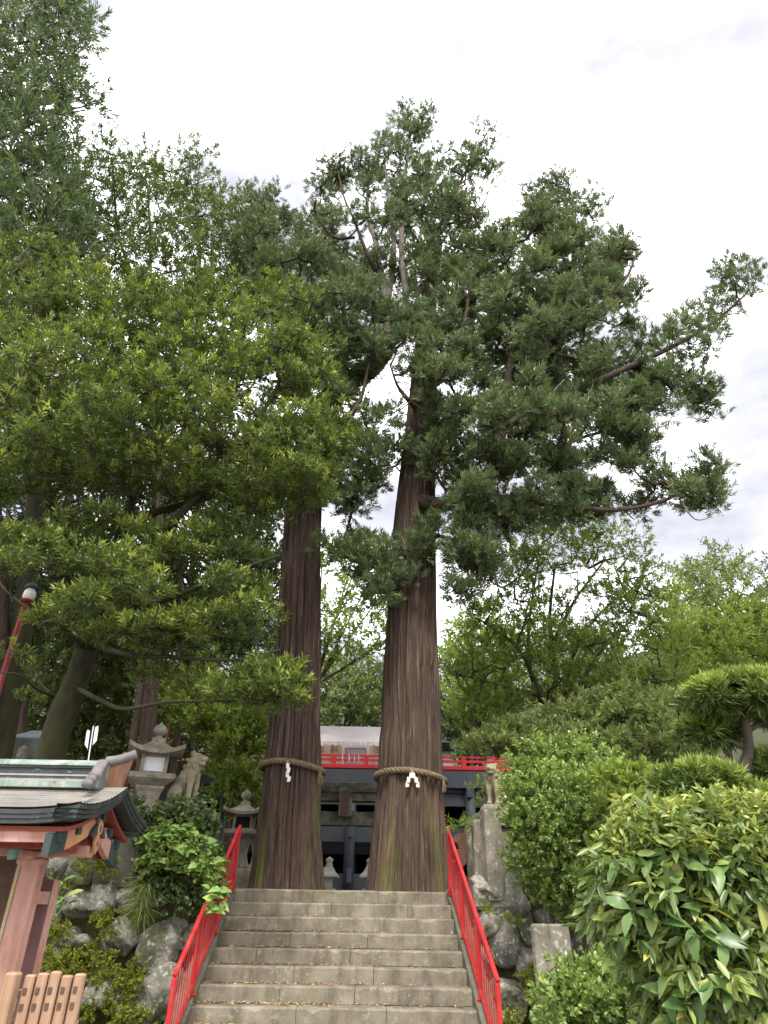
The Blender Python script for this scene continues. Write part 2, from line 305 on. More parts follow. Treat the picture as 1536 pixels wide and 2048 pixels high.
for sd in (-1, 1):
    for k in range(5):                     # sloped side kerb in five stones
        ya, yb = YT+.30-(NST*TREAD+.35)*k/5-.004, YT+.30-(NST*TREAD+.35)*(k+1)/5+.004
        zt = lambda y: ZT+.05+(min(y, YT)-YT)*RISE/TREAD; j = rng.uniform(-.008, .008); W_ = .24; xa = lambda y: xl(y)-W_+.015 if sd < 0 else xr(y)
        v = [(x+j, y, z) for y in (ya, yb) for x, z in ((xa(y), zt(y)-.6), (xa(y)+W_, zt(y)-.6), (xa(y)+W_, zt(y)), (xa(y), zt(y)+.004))]
        if k == 0: v[2] = (xa(ya)+W_+j, ya, ZT+.05); v[3] = (xa(ya)+j, ya, ZT+.05)
        MB().add(v, [(0, 1, 2, 3), (7, 6, 5, 4), (0, 4, 5, 1), (1, 5, 6, 2), (2, 6, 7, 3), (3, 7, 4, 0)]).build('side_kerb_stone', M['stringer'], stairs, world=True, bevel=.015)
# ---------------------------------------------------------------- red railings
def railing(X, side, label):
    x0 = X(YT-1.5); root = empty('stair_railing', (x0, YT-1.5, ZT-RISE/TREAD*1.5), label=label, cat='railing', group='red railings of the stone stairs')
    y0, y1 = YT-.02, 9.28; zf = lambda y: ZT+.05+(y-YT)*RISE/TREAD; H = .90; pt = lambda y, h: (X(y), y, zf(y)+h)
    b = lambda name, f, **k: f.build(name, M['red_rail'], root, world=True, **k)
    b('top_rail', MB().bar(pt(y0, H), pt(y1, H), .05, .06), bevel=.012)
    b('bottom_rail', MB().bar(pt(y0, .10), pt(y1, .10), .035, .045), bevel=.008)
    b('end_hook', MB().bar(pt(y0, H-.02), pt(y0+.02, H-.16), .05, .05), bevel=.01)
    for y in (y0-.02, y0-1.1, y0-2.2, y1+.02): b('post', MB().box((X(y), y, zf(y)+H/2-.06), (.05, .05, H+.06)), bevel=.008)
    for y in (y0-.02, y0-1.1, y0-2.2): MB().box((X(y), y, zf(y)-.002), (.10, .10, .02)).build('foot_plate', M['red_rail'], root, world=True, bevel=.004)
    me = None; n = 27
    for i in range(n):
        y = y0-.08-(y0-y1-.16)*i/(n-1)
        if me is None: o = MB().box((0, 0, 0), (.012, .012, H-.12)).build('baluster', M['red_rail'], root); me = o.data
        else: o = link('baluster', me, root)
        o.location = Vector((X(y), y, zf(y)+.10+(H-.10)/2))-root.location
railing(lambda y: -2.385+.02*(YT-y), -1, 'red steel stair railing on the side of the roofed notice board')
railing(lambda y: 1.20+.062*(YT-y), 1, 'red steel stair railing on the side of the clipped shrubs')

# ---------------------------------------------------------------- boulder walls
def rockmesh(seed, n=4):
    import bmesh
    bm = bmesh.new(); bmesh.ops.create_icosphere(bm, subdivisions=n, radius=1); v = np.array([p.co for p in bm.verts]); r = np.random.default_rng(seed)
    for _ in range(12):                    # flatten facets
        d = unit(r.normal(size=3)); h = r.uniform(.58, .85); t = v @ d; v = v-np.outer(np.clip(t-h, 0, None)*.92, d)
    v = v*(1+.42*(fbm(v[:, 0]*1.9+seed*3, v[:, 1]*1.9, v[:, 2]*1.9, 4, seed)-.5))[:, None]
    for p, c in zip(bm.verts, v): p.co = c
    me = bpy.data.meshes.new('stone'); bm.to_mesh(me); bm.free(); me.materials.append(M['rock']); me.polygons.foreach_set('use_smooth', [True]*len(me.polygons)); return me
ROCKS = [rockmesh(k) for k in range(9)]
def boulder(parent, c, r, seed):
    g = np.random.default_rng(seed); o = link('stone', ROCKS[seed % 9], parent)
    o.location = Vector([float(q) for q in c])-wl(parent); o.scale = [float(q) for q in r]; o.rotation_euler = (g.uniform(-.3, .3), g.uniform(-.5, .5), g.uniform(-.3, .3))
    if seed % 2: o.rotation_euler.z += math.pi
def rockwall(name, label, rect, face, listed, seed, sz=.30):
    x0, x1, z0, z1 = rect; root = empty(name, ((x0+x1)/2, face(1)+.3, 0), label=label, cat='stone wall'); g = np.random.default_rng(seed); used = []
    for i, (px, py, w, h) in enumerate(listed):
        Y = 11.0
        for _ in range(6): q = P(px, py, Y); Y = face(q[2])
        k = px2m(q); boulder(root, (q[0], Y+.06, q[2]), (w*k/2*1.12, .34, h*k/2*1.14), seed*50+i); used.append((q[0], q[2], w*k/2, h*k/2))
    z = z0; i = 100
    while z < z1:
        x = x0+g.uniform(-.2, .2); rz = sz*g.uniform(.55, .75)
        while x < x1:
            rx = sz*g.uniform(.6, 1.15); cx = x+rx; cz = z+rz+g.uniform(-.05, .05)
            if all(((cx-a)/(c+rx*.55))**2+((cz-b)/(d+rz*.55))**2 > 1 for a, b, c, d in used):
                boulder(root, (cx, face(cz)+.10+g.uniform(-.05, .06), cz), (rx*1.12, .30, rz*1.2), seed*50+i); i += 1
            x += rx*1.8
        z += rz*1.7
    MB().box(((x0+x1)/2, face(1)+.36, (z0+z1)/2-.05), (x1-x0, .5, z1-z0-.1)).build('earth_joints', M['joint'], root, world=True)
    return root
faceL = lambda z: 11.25+.10*(z-.9)
faceR = lambda z: 11.55+.10*(z-.9)
wallL = rockwall('boulder_wall', 'mossy boulder retaining wall behind the roofed notice board', (-8.5, -2.85, -.05, 2.05), faceL,
    [(330, 1885, 95, 120), (245, 1880, 75, 75), (320, 1990, 100, 120), (262, 2020, 80, 60), (205, 1800, 80, 70), (255, 1805, 70, 60), (165, 1810, 60, 60), (215, 1980, 100, 70), (130, 1880, 55, 40), (165, 1890, 45, 40), (372, 1880, 40, 50), (100, 1830, 55, 60), (110, 1920, 60, 50)], 3)
wallR = rockwall('boulder_wall', 'boulder retaining wall below the clipped shrubs', (1.62, 7.0, -.05, 1.95), faceR,
    [(1000, 1805, 105, 80), (1015, 1885, 85, 120), (1010, 1995, 90, 80), (1052, 1855, 40, 60), (1060, 1930, 60, 70), (975, 1850, 50, 60), (1085, 1990, 50, 70), (1180, 1910, 40, 60), (1000, 2050, 90, 60), (962, 1925, 34, 60), (975, 1780, 70, 50)], 5)

# ---------------------------------------------------------------- stone lanterns
def roofgrid(mb, half, h, lift, thick, n=14, p=1.7, cap=.28, c=(0, 0, 0)):
    us = np.linspace(-1, 1, n+1); v = []; f = []
    for top in (1, 0):
        for a in us:
            for b in us:
                m = max(abs(a), abs(b)); cr = (abs(a)*abs(b))**2.2; t = np.clip((1-m)/(1-cap), 0, 1)
                z = h*t**p+lift*cr+(thick if top else 0)
                if not top: z = lift*cr*.9-.0*m+np.clip(1-m, 0, .25)*thick*.6
                v.append((c[0]+a*half*(1+.03*cr), c[1]+b*half*(1+.03*cr), c[2]+z))
    N = n+1; o = N*N
    for i in range(n):
        for j in range(n):
            a = i*N+j; f.append((a, a+N, a+N+1, a+1)); f.append((o+a, o+a+1, o+a+N+1, o+a+N))
    ed = [i*N for i in range(N)]+[(N-1)*N+j for j in range(1, N)]+[i*N+N-1 for i in range(N-2, -1, -1)]+[j for j in range(N-2, 0, -1)]
    for k in range(len(ed)): a, b = ed[k], ed[(k+1) % len(ed)]; f.append((a, b, o+b, o+a))
    mb.add(v, f); return mb
R4 = math.pi/4; S2 = math.sqrt(2)
def lantern(loc, rz, s, m, label, group=None, paper=True, base_h=.0):
    """square lantern: base, shaft, platform, fire box (with paper), roof (with finial); s = roof width"""
    r = empty('stone_lantern', loc, rz, label=label, cat='stone lantern', group=group); z = 0
    if base_h:
        MB().box((0, 0, base_h/2), (s*.82, s*.82, base_h)).build('base', m, r, bevel=.012); z = base_h
        MB().lathe([(s*.36*S2, z), (s*.33*S2, z+.10*s), (s*.26*S2, z+.17*s)], 4, rot=R4).build('base_moulding', m, r, bevel=.01); z += .17*s
    pr = [(.27, 0), (.245, .06), (.20, .16), (.175, .30), (.185, .42), (.22, .54), (.26, .60), (.26, .64)]
    MB().lathe([(a*s*S2, z+b*s) for a, b in pr], 4, rot=R4).build('shaft', m, r, bevel=.008); z += .64*s
    MB().lathe([(a*s*S2, z+b*s) for a, b in [(.26, 0), (.40, .10), (.42, .115), (.42, .20), (.36, .215)]], 4, rot=R4).build('platform', m, r, bevel=.006); z += .215*s
    fb = MB(); hb = .34*s; w = .25*s
    for a, b in ((-1, -1), (1, -1), (1, 1), (-1, 1)): fb.box((a*w*.86, b*w*.86, z+hb/2), (w*.28, w*.28, hb))
    fb.box((0, 0, z+hb*.06), (w*1.9, w*1.9, hb*.12)); fb.box((0, 0, z+hb*.94), (w*1.9, w*1.9, hb*.12)); f = fb.build('fire_box', m, r)
    pm = M['white_frame'] if paper else M['black']  # without paper, a black core paints the darkness inside the fire box
    MB().box((0, 0, z+hb/2), (w*1.62, w*1.62, hb*.9)).build('fire_box_core', pm, f); z += hb
    rf = roofgrid(MB(),   .5*s, .19*s, .13*s, .07*s, c=(0, 0, z-.01*s)).build('roof', m, r, smooth=False); z += .26*s
    fn = MB(); fn.box((0, 0, z+.03*s), (.27*s, .27*s, .10*s), taper=.82)
    fn.lathe([(q*s, z+h*s) for q, h in [(.07, .07), (.085, .10), (.055, .13), (.10, .16), (.135, .21), (.13, .27), (.09, .325), (.035, .36), (.008, .40)]], 14)
    fn.build('finial', m, rf, smooth=False)
    return r
q = P(293, 1612, 11.65); lantern((q[0], 11.65, 2.68), .32, .86, M['lantern'], 'large weathered stone lantern with white paper panel behind the copper roof')
pl = empty('lantern_plinth', (q[0], 11.65, 1.8), label='ivy covered stone plinth under the large stone lantern', cat='plinth')
MB().box((0, 0, .33), (.95, .8, .70)).build('block', M['stringer'], pl, bevel=.02); MB().box((0, 0, .76), (.78, .7, .16)).build('slab', M['lantern'], pl, bevel=.02)
q = P(487, 1785, 15.2); lantern((q[0]-.16, 15.2, ZT-.02), .12, .80, M['lantern'], 'stone lantern standing behind the head of the railing beside the roped trunk', 'pair of stone lanterns behind the railing', False, .30)
q = P(512, 1785, 16.6); lantern((q[0]+.0, 16.6, ZT-.02), .12, .88, M['lantern'], 'stone lantern half hidden behind the roped trunk, back of its pair', 'pair of stone lanterns behind the railing', False, .30)
for px, lb in ((657, 'small pale granite lantern beside the grey hall column, clear of the trunks'), (739, 'small pale granite lantern half hidden by the trunk with the cream streamer')):
    x = AZ(px, 20.5, 2.2); r = empty('granite_lantern', (x, 20.5, ZT-.02), label=lb, cat='stone lantern', group='pair of small granite lanterns'); r.scale = (.86, .86, .86); m = M['lantern_pale']
    MB().lathe([(.16*S2, 0), (.16*S2, .07), (.125*S2, .075), (.155*S2, .17), (.22*S2, .175), (.22*S2, .235), (.15*S2, .24)], 4, rot=R4).build('base', m, r)
    MB().box((0, 0, .39), (.25, .25, .30), taper=.94).build('fire_box', m, r, bevel=.01)
    rf = MB().lathe([(.10*S2, .535), (.315*S2, .54), (.315*S2, .585), (.20*S2, .70), (.13*S2, .82), (.10*S2, .86)], 4, rot=R4).build('roof', m, r)
    MB().lathe([(.09, .85), (.115, .90), (.08, .935), (.07, .95), (.115, .99), (.12, 1.04), (.075, 1.08), (.02, 1.105), (.008, 1.14)], 12).build('finial', m, rf, smooth=True)
x = AZ(1066, 15.5, 4.4); lantern((x, 15.5, 3.25), .1, .9, M['lantern'], 'stone lantern top rising behind the small leaved clipped shrub', None, False)
MB().box((x, 15.5, 2.5), (.8, .8, 1.45)).build('lantern_plinth', M['stringer']); tag(bpy.data.objects['lantern_plinth.001'] if 'lantern_plinth.001' in bpy.data.objects else bpy.data.objects['lantern_plinth'], 'tall stone plinth behind the small leaved clipped shrub', 'plinth')

# ---------------------------------------------------------------- guardian lion-dogs
def komainu(loc, rz, label, s=1.0, flip=1):
    r = empty('guardian_dog_statue', loc, rz, label=label, cat='statue', group='pair of stone guardian dogs flanking the stairs'); mb = MB()
    # faces +X; sits on haunches, forelegs straight
    mb.tube(spline([(-.22, 0, .12), (-.14, 0, .26), (.0, 0, .42), (.10, 0, .56), (.15, 0, .66)], 4), np.interp(np.linspace(0, 1, 17), [0, .25, .6, 1], [.13, .165, .15, .115]), 14)
    for sd in (-1, 1):
        mb.tube(spline([(.13, sd*.085, .50), (.155, sd*.09, .32), (.15, sd*.09, .17), (.16, sd*.09, .03)], 4), np.interp(np.linspace(0, 1, 13), [0, .4, .8, 1], [.085, .058, .045, .055]), 10)
        mb.sphere((.20, sd*.09, .035), (.075, .052, .038)); mb.sphere((-.13, sd*.115, .16), (.16, .085, .155)); mb.sphere((-.0, sd*.125, .045), (.13, .055, .045))
        mb.sphere((.125, sd*.10, .835), (.04, .03, .045)); mb.sphere((.265, sd*.05, .80), (.035, .035, .028))     # ears, brows
        for k, (a, b) in enumerate([(.02, .72), (.05, .62), (.10, .55), (-.02, .60), (.02, .50), (-.05, .50), (.16, .60), (.10, .70)]):
            mb.sphere((a+.02, sd*(.115+.012*(k % 2)), b), (.042, .03, .042), 8, 6)
    mb.sphere((.17, 0, .72), (.145, .125, .125)); mb.sphere((.29, 0, .735), (.085, .095, .055)); mb.sphere((.275, 0, .655), (.075, .08, .04)); mb.sphere((.365, 0, .755), (.028, .045, .028))
    for k in range(6): mb.sphere((.06-.03*k, 0, .80-.075*k), (.05, .05, .05), 8, 6)
    for k in range(5): a = -.5+k*.25; mb.sphere((.10, a*.2, .845), (.035, .03, .04), 8, 6)
    mb.tube(spline([(-.27, 0, .10), (-.34, 0, .20), (-.33, 0, .33), (-.26, 0, .42), (-.27, 0, .50)], 4), np.interp(np.linspace(0, 1, 17), [0, .4, .7, 1], [.05, .085, .07, .012]), 10)
    for sd in (-1, 1): mb.tube(spline([(-.29, sd*.03, .14), (-.36, sd*.07, .24), (-.31, sd*.09, .33), (-.27, sd*.08, .27)], 4), np.interp(np.linspace(0, 1, 13), [0, .5, 1], [.03, .045, .02]), 8)
    mb.v = [(a*s, b*s, c*s) for a, b, c in mb.v]
    o = mb.build('body', M['komainu'], r, smooth=True); rm = o.modifiers.new('fuse', 'REMESH'); rm.mode = 'VOXEL'; rm.voxel_size = .013*s; rm.use_smooth_shade = True
    MB().box((-.04*s, 0, -.045), (.66*s, .42*s, .11)).build('plinth', M['komainu'], r, bevel=.012)
q = P(366, 1606, 11.7); komainu((q[0], 11.7, q[2]), -.35, 'stone guardian dog in profile on the ivy covered pedestal', .90)
qk = q; kp = empty('statue_pedestal', (q[0], 11.75, 1.75), label='ivy covered stone pedestal under the guardian dog seen in profile', cat='pedestal')
h = q[2]-1.85; MB().box((0, .0, h*.42), (.95, .72, h*.84)).build('shaft', M['stringer'], kp, bevel=.02); MB().box((0, 0, h*.92), (1.06, .80, h*.155)).build('cap', M['lantern'], kp, bevel=.02)
q = P(990, 1612, 12.1); komainu((q[0]+.02, 12.1, q[2]), -2.05, 'stone guardian dog facing the stairs above the lichened stone posts', .76)
kp = empty('statue_pedestal', (q[0]+.1, 12.15, 1.75), label='pale stone pedestal half hidden behind the small leaved clipped shrub', cat='pedestal')
h = q[2]-1.85; MB().box((.08, 0, h*.40), (.60, .6, h*.80)).build('shaft', M['lantern'], kp, bevel=.02); MB().box((.08, 0, h*.90), (.85, .74, h*.19)).build('cap', M['lantern'], kp, bevel=.02)
# lichened fence posts
for px, Y, w, top, lb in ((984, 11.55, .27, 1612, 'broad lichened stone fence post below the guardian dog facing the stairs'), (957, 12.3, .19, 1640, 'narrow stone fence post, middle one between the railing and the broad post'), (944, 12.9, .17, 1650, 'narrow stone fence post, next to the red railing')):
    x = AZ(px, Y, 2.5); zt = P(px, top, Y)[2]; v = MB()
    v.lathe([(w/2*S2, 0), (w/2*S2, zt-1.7-.05), (w/2*S2*.86, zt-1.7)], 4, rot=R4, c=(0, 0, 0)); o = v.build('stone_post', M['stele'], None, bevel=.012); o.location = (x, Y, 1.7); o.rotation_euler = (0, .0, .1)
    tag(o, lb, 'stone post', 'stone fence posts beside the stairs')
o = MB().box((0, 0, 0), (.62, .34, .34)).build('foundation_block', M['rock'], None, bevel=.04); o.location = (AZ(985, 11.6, 1.9), 11.62, 1.76); tag(o, 'rough lichened block under the broad stone fence post', 'stone block')
# leaning stele below the shrub
o = MB().box((0, 0, .55), (.48, .14, 1.12), taper=.96).build('stone_stele', M['stele'], None, bevel=.02); q = P(1118, 2000, 9.6); o.location = (q[0], 9.6, 0); o.rotation_euler = (-.06, 0, .12)
o.scale = (1, 1, float(P(1118, 1848, 9.6)[2]/1.11)); tag(o, 'flat grey stone stele standing below the small leaved shrub', 'stele')
# propped dark timbers with copper cap between railing and posts
tb = empty('timber_trough', P(930, 1730, 14.6), label='dark brown slanting timber with green copper cap behind the stone posts', cat='timber')
a = P(908, 1712, 14.3); b = P(962, 1658, 14.8)
for k in range(3):
    d = np.array([0, 0, .17*(k-1)]); MB().bar(a+d, b+d, .24, .16).build('board', M['brown_wood'], tb, world=True, bevel=.01)
MB().bar(a+np.array([.25, 0, .52]), b+np.array([.1, 0, .30]), .34, .05).build('copper_cap', M['lacquer'], tb, world=True)
for t in (.2, .8): c = a+(b-a)*t; MB().box((c[0], c[1]+.05, (c[2]+ZT)/2-.1), (.12, .12, c[2]-ZT+.0)).build('prop', M['brown_wood'], tb, world=True)
# ---------------------------------------------------------------- torii between the cedars
ty = 20.0; tx = P(692, 1600, ty)[0]; tz = P(692, 1567, ty)[2]
tr = empty('stone_torii', (tx, ty, ZT), label='mossy stone torii gate with blank plaque seen between the two cedars', cat='torii gate')
for sd in (-1, 1): MB().lathe([(.21, 0), (.19, .3), (.17, tz-ZT-.42)], 18, c=(sd*1.52, 0, 0)).build('pillar', M['torii'], tr, smooth=True)
def beam(name, half, z0, z1, d, curve):
    xs = np.linspace(-half, half, 33); v = []; f = []
    for x in xs:
        c = curve*(abs(x)/half)**3; j = .018*(vnoise(np.array(x*9.), 0., z0*7., 3)-.5)*2
        v += [(x, -d/2, z0+c), (x, d/2, z0+c), (x, d/2, z1+c+j), (x, -d/2, z1+c+j)]
    for i in range(32):
        for k in range(4): a = i*4+k; b_ = i*4+(k+1) % 4; f.append((a, b_, b_+4, a+4))
    f += [(0, 3, 2, 1), (128, 129, 130, 131)]
    return MB().add(v, f).build(name, M['torii'], tr, bevel=.01)
zr = tz-ZT
beam('lintel', 2.05, zr-.26, zr, .50, .10); beam('under_lintel', 1.92, zr-.48, zr-.262, .36, .08)
zn = P(692, 1624, ty)[2]-ZT; zn0 = P(692, 1652, ty)[2]-ZT; beam('tie_beam', 1.9, zn0, zn, .24, 0)
pq = MB(); zp0 = P(692, 1637, ty)[2]-ZT; zp1 = P(692, 1579, ty)[2]-ZT
pq.box((0, -.30, (zp0+zp1)/2), (.36, .10, zp1-zp0), rotx(-.12)); pl_ = pq.build('plaque', M['torii'], tr, bevel=.02)
MB().box((0, -.362, (zp0+zp1)/2), (.22, .02, (zp1-zp0)*.8), rotx(-.12)).build('plaque_panel', M['board'], pl_)
# ---------------------------------------------------------------- raised hall on columns
HY = 26.0; hall = empty('raised_hall', (-1.2, HY+3, ZT), label='slate blue raised hall on columns with red balcony railing', cat='hall')
zf0, zf1, zr1 = P(900, 1577, HY)[2], P(900, 1541, HY)[2], P(900, 1512, HY)[2]; hx0, hx1 = -8.2, AZ(1020, HY, 6.2)
def hb(name, c, d, m, parent=hall, **k): return MB().box(c, d).build(name, M[m], parent, world=True, **k)
hb('deck_fascia', ((hx0+hx1)/2, HY, (zf0+zf1)/2), (hx1-hx0, .16, zf1-zf0), 'slate_blue', bevel=.02)
hb('deck_floor', ((hx0+hx1)/2, HY+4.1, zf1-.07), (hx1-hx0, 8.0, .12), 'slate_blue')
hb('under_beam', ((hx0+hx1)/2, HY+.35, zf0+.02), (hx1-hx0-.2, .22, .30), 'slate_blue')
for zc, hgt, yy in ((P(690, 1668, HY)[2], .50, HY+.25), (P(690, 1692, HY+1.8)[2], .48, HY+2.4), (P(690, 1764, HY)[2], .50, HY+.25), (P(930, 1600, HY)[2], .42, HY+.25)):
    hb('tie_beam', ((hx0+hx1)/2, yy, zc), (hx1-hx0-.3, .16, hgt), 'slate_blue', bevel=.015)
hb('back_wall', ((hx0+hx1)/2, HY+7.6, (ZT+zf1)/2-.1), (hx1-hx0, .2, zf1-ZT-.06), 'black');  # wall colour paints the shade of the deep space below the deck
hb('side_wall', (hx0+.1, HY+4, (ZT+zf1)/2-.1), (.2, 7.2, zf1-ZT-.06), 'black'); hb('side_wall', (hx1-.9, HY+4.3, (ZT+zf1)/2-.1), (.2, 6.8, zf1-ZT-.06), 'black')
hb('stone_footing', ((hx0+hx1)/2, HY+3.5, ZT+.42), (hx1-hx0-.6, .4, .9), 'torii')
for k, px in enumerate((440, 566, 699, 820, 945)):
    x = AZ(px, HY, 3.6)
    c = MB().lathe([(.19, 0), (.185, 2), (.18, zf0-ZT+.05)], 20, c=(x, HY+.1, ZT)).build('column', M['slate_blue'], hall, world=True, smooth=True)
    for py in (1662, 1752): z = P(699, py, HY)[2]; hb('wedge_block', (x+.03, HY-.12, z), (.16, .12, .42), 'slate_blue', c, bevel=.01)
    hb('bracket', (x, HY-.0, zf0-.14), (.26, .3, .34), 'slate_blue', c, bevel=.01)
    MB().lathe([(.17, 0), (.17, zf0-ZT+.05)], 14, c=(x, HY+3.6, ZT)).build('column', M['slate_blue'], hall, world=True, smooth=True)
# balcony railing: three rails and posts
bal = hb('balcony_sill', ((hx0+hx1)/2-.05, HY-.02, zf1+.075), (hx1-hx0+.1, .18, .14), 'red_hall', bevel=.01)
zb = zf1+.145; hr = zr1-zb
hb('middle_rail', ((hx0+hx1)/2+.15, HY-.02, zb+hr*.46), (hx1-hx0+.5, .09, .075), 'red_hall', bal)
MB().bar((hx0-.3, HY-.02, zr1-.05), (hx1+.28, HY-.02, zr1-.05), .09, .065).build('top_rail', M['red_hall'], bal, world=True)
MB().tube(spline([(hx1+.2, HY-.02, zr1-.05), (hx1+.45, HY-.02, zr1-.03), (hx1+.62, HY-.02, zr1+.03)], 4), .06, 8).build('rail_end', M['red_hall'], bal, world=True)
x = AZ(668, HY, 6.2); dx = AZ(733, HY, 6.2)-x; xs = [x+dx*k for k in range(-6, 6)]; xs = [a for a in xs if hx0 < a < hx1-.2]
for a in xs: hb('rail_post', (a, HY-.02, zb+hr*.42), (.16, .13, hr*.86), 'red_hall', bal)
for a in (x+dx*.25, x+dx*.75, x+dx*.45, x+dx*.62): MB().tube([(a, HY-.10, zr1-.02), (a+.02, HY-.10, zb+.1)], .012, 5).build('tie_string', M['paper'], bal, world=True)
# room behind the balcony
ry = HY+2.6; hb('room_wall', (-1.4, ry, zf1+.75), (5.4, .12, 1.5), 'beige')
gx0, gx1 = AZ(683, ry, 6.6), AZ(738, ry, 6.6)
dr = hb('door_frame', ((gx0+gx1)/2, ry-.08, zf1+.65), (gx1-gx0, .08, 1.45), 'white_frame', bevel=.01)
hb('door_panel', ((gx0+gx1)/2, ry-.125, zf1+.62), ((gx1-gx0)*.72, .03, 1.15), 'tent', dr); 
for sx in (-.37, .37): hb('door_edge', ((gx0+gx1)/2+sx*(gx1-gx0), ry-.135, zf1+.62), (.035, .05, 1.18), 'glyph', dr)
hb('door_edge', ((gx0+gx1)/2, ry-.135, zf1+1.22), ((gx1-gx0)*.76, .05, .035), 'glyph', dr); hb('door_edge', ((gx0+gx1)/2, ry-.135, zf1+.32), ((gx1-gx0)*.74, .05, .16), 'glyph', dr)
for px in (661, 747): a = AZ(px, ry, 6.6); hb('panel_joint', (a, ry-.065, zf1+.7), (.025, .02, 1.3), 'glyph')
def glyph(ch, px, py, size, parent, m):
    cu = bpy.data.curves.new('character', 'FONT'); cu.body = ch; cu.size = size; cu.extrude = .004; cu.align_x = 'CENTER'; cu.align_y = 'CENTER'
    tmp = bpy.data.objects.new('character', cu); COL.objects.link(tmp); bpy.context.view_layer.update()
    me = bpy.data.meshes.new_from_object(tmp.evaluated_get(bpy.context.evaluated_depsgraph_get())); bpy.data.objects.remove(tmp)
    me.materials.clear(); me.materials.append(m); o = link('character', me, parent); q = P(px, py, ry-.10)
    o.location = Vector(q)-wl(parent); o.rotation_euler = (math.pi/2, 0, 0); o.scale = (-1, 1, 1)
tent = empty('tent_canopy', (-1.9, ry-1.2, zf1), label='white event tent with printed characters on the balcony behind the red railing', cat='tent')
tz1, tz0 = P(700, 1453, ry+.3)[2], P(700, 1483, ry-1.3)[2]; n = 18; v = []; f = []; TX0 = AZ(565, ry, 7.4)
for i in range(n+1):
    x = TX0+(1.4-TX0)*i/n
    for t in (0, .5, 1): v.append((x, ry+.3-1.6*t, tz1-(tz1-tz0)*t-.05*math.sin(math.pi*t)))
for i in range(n):
    for k in (0, 1): f.append((i*3+k, i*3+k+1, i*3+k+4, i*3+k+3))
MB().add(v, f).build('canopy', M['tent'], tent, world=True, smooth=True)
v = []; f = []; zv = P(700, 1489, ry-1.3)[2]; N = 160
for i in range(N+1):
    x = TX0+(1.4-TX0)*i/N; wv = .03*math.sin(i*1.1)+.02*math.sin(i*.37); sc = abs(math.sin(i*math.pi/8))
    v += [(x, ry-1.3, tz0), (x, ry-1.32+wv, zv-.05*sc)]
for i in range(N): f.append((2*i, 2*i+1, 2*i+3, 2*i+2))
MB().add(v, f).build('valance', M['tent'], tent, world=True, smooth=True)
for x in (TX0+.1, 1.3): MB().tube([(x, ry-1.25, zf1), (x, ry-1.25, tz0)], .03, 8).build('tent_pole', M['white_frame'], tent, world=True)
for ch, px in (('本', 641), ('神', 669), ('館', 757)): glyph(ch, px, 1500, .36, hall, M['glyph'])
# small verdigris roofed store to the right of the tent
st = empty('copper_roofed_store', (AZ(893, 28.5, 7), 28.5, zf1), label='cream walled store with verdigris copper roof at the end of the balcony', cat='store building'); x0 = AZ(872, 28.3, 6.6); x1 = AZ(908, 28.3, 6.6)
MB().box(((x0+x1)/2-.5, 29.2, zf1+.55), (x1-x0+1, 1.6, 1.1)).build('wall', M['cream'], st, world=True)
z = zf1+1.1
for k in range(4): MB().prism([(28.1-.1*k, z+.1*k), (30.2+.0*k, z+.1*k), (30.2, z+.1*k+.07), (28.15-.1*k+.25, z+.1*k+.07)], 'x', x0-1.2+.12*k, x1+.16-.1*k).build('roof_tier', M['copper_green'], st, world=True)
MB().tube([(x1+.02, 28.2, z+.25), (x1+.04, 28.2, z-.2), (x1+.16, 28.2, z-.36)], .06, 8).build('downpipe', M['copper_green'], st, world=True)
# ================================================================ roofed notice board (copper roof, vermilion frame)
nb = empty('roofed_notice_board', (-4.6, 8.0, 0), label='vermilion notice board with weathered copper roof beside the stairs', cat='notice board')
def nbb(name, mb, m, parent=nb, **k): return mb.build(name, M[m], parent, world=True, **k)
VX = -2.83; WX = -6.5
def prof(t): return 2.71-.56*t+.215*t*t          # roof line, t = distance from the ridge
def roof_half(sgn, tmax):
    n = 17; ts = np.linspace(0, tmax, n); pts = []
    for i in range(n-1): pts += [(ts[i], prof(ts[i])+.004), (ts[i+1], prof(ts[i+1])+.016)]
    xs = np.concatenate([np.linspace(WX, VX-.6, 12), np.linspace(VX-.5, VX, 8)]); v = []; f = []; k = len(pts)
    for x in xs:
        u = max(0, (x-(VX-.6))/.6)
        for t, z in pts: v.append((x, 8+sgn*(t+.05*u*u*t), z+.045*u*u*t))
    for i in range(len(xs)-1):
        for j in range(k-1): a = i*k+j; q = (a, a+1, a+1+k, a+k); f.append(q if sgn < 0 else q[::-1])
    return MB().add(v, f), xs, u
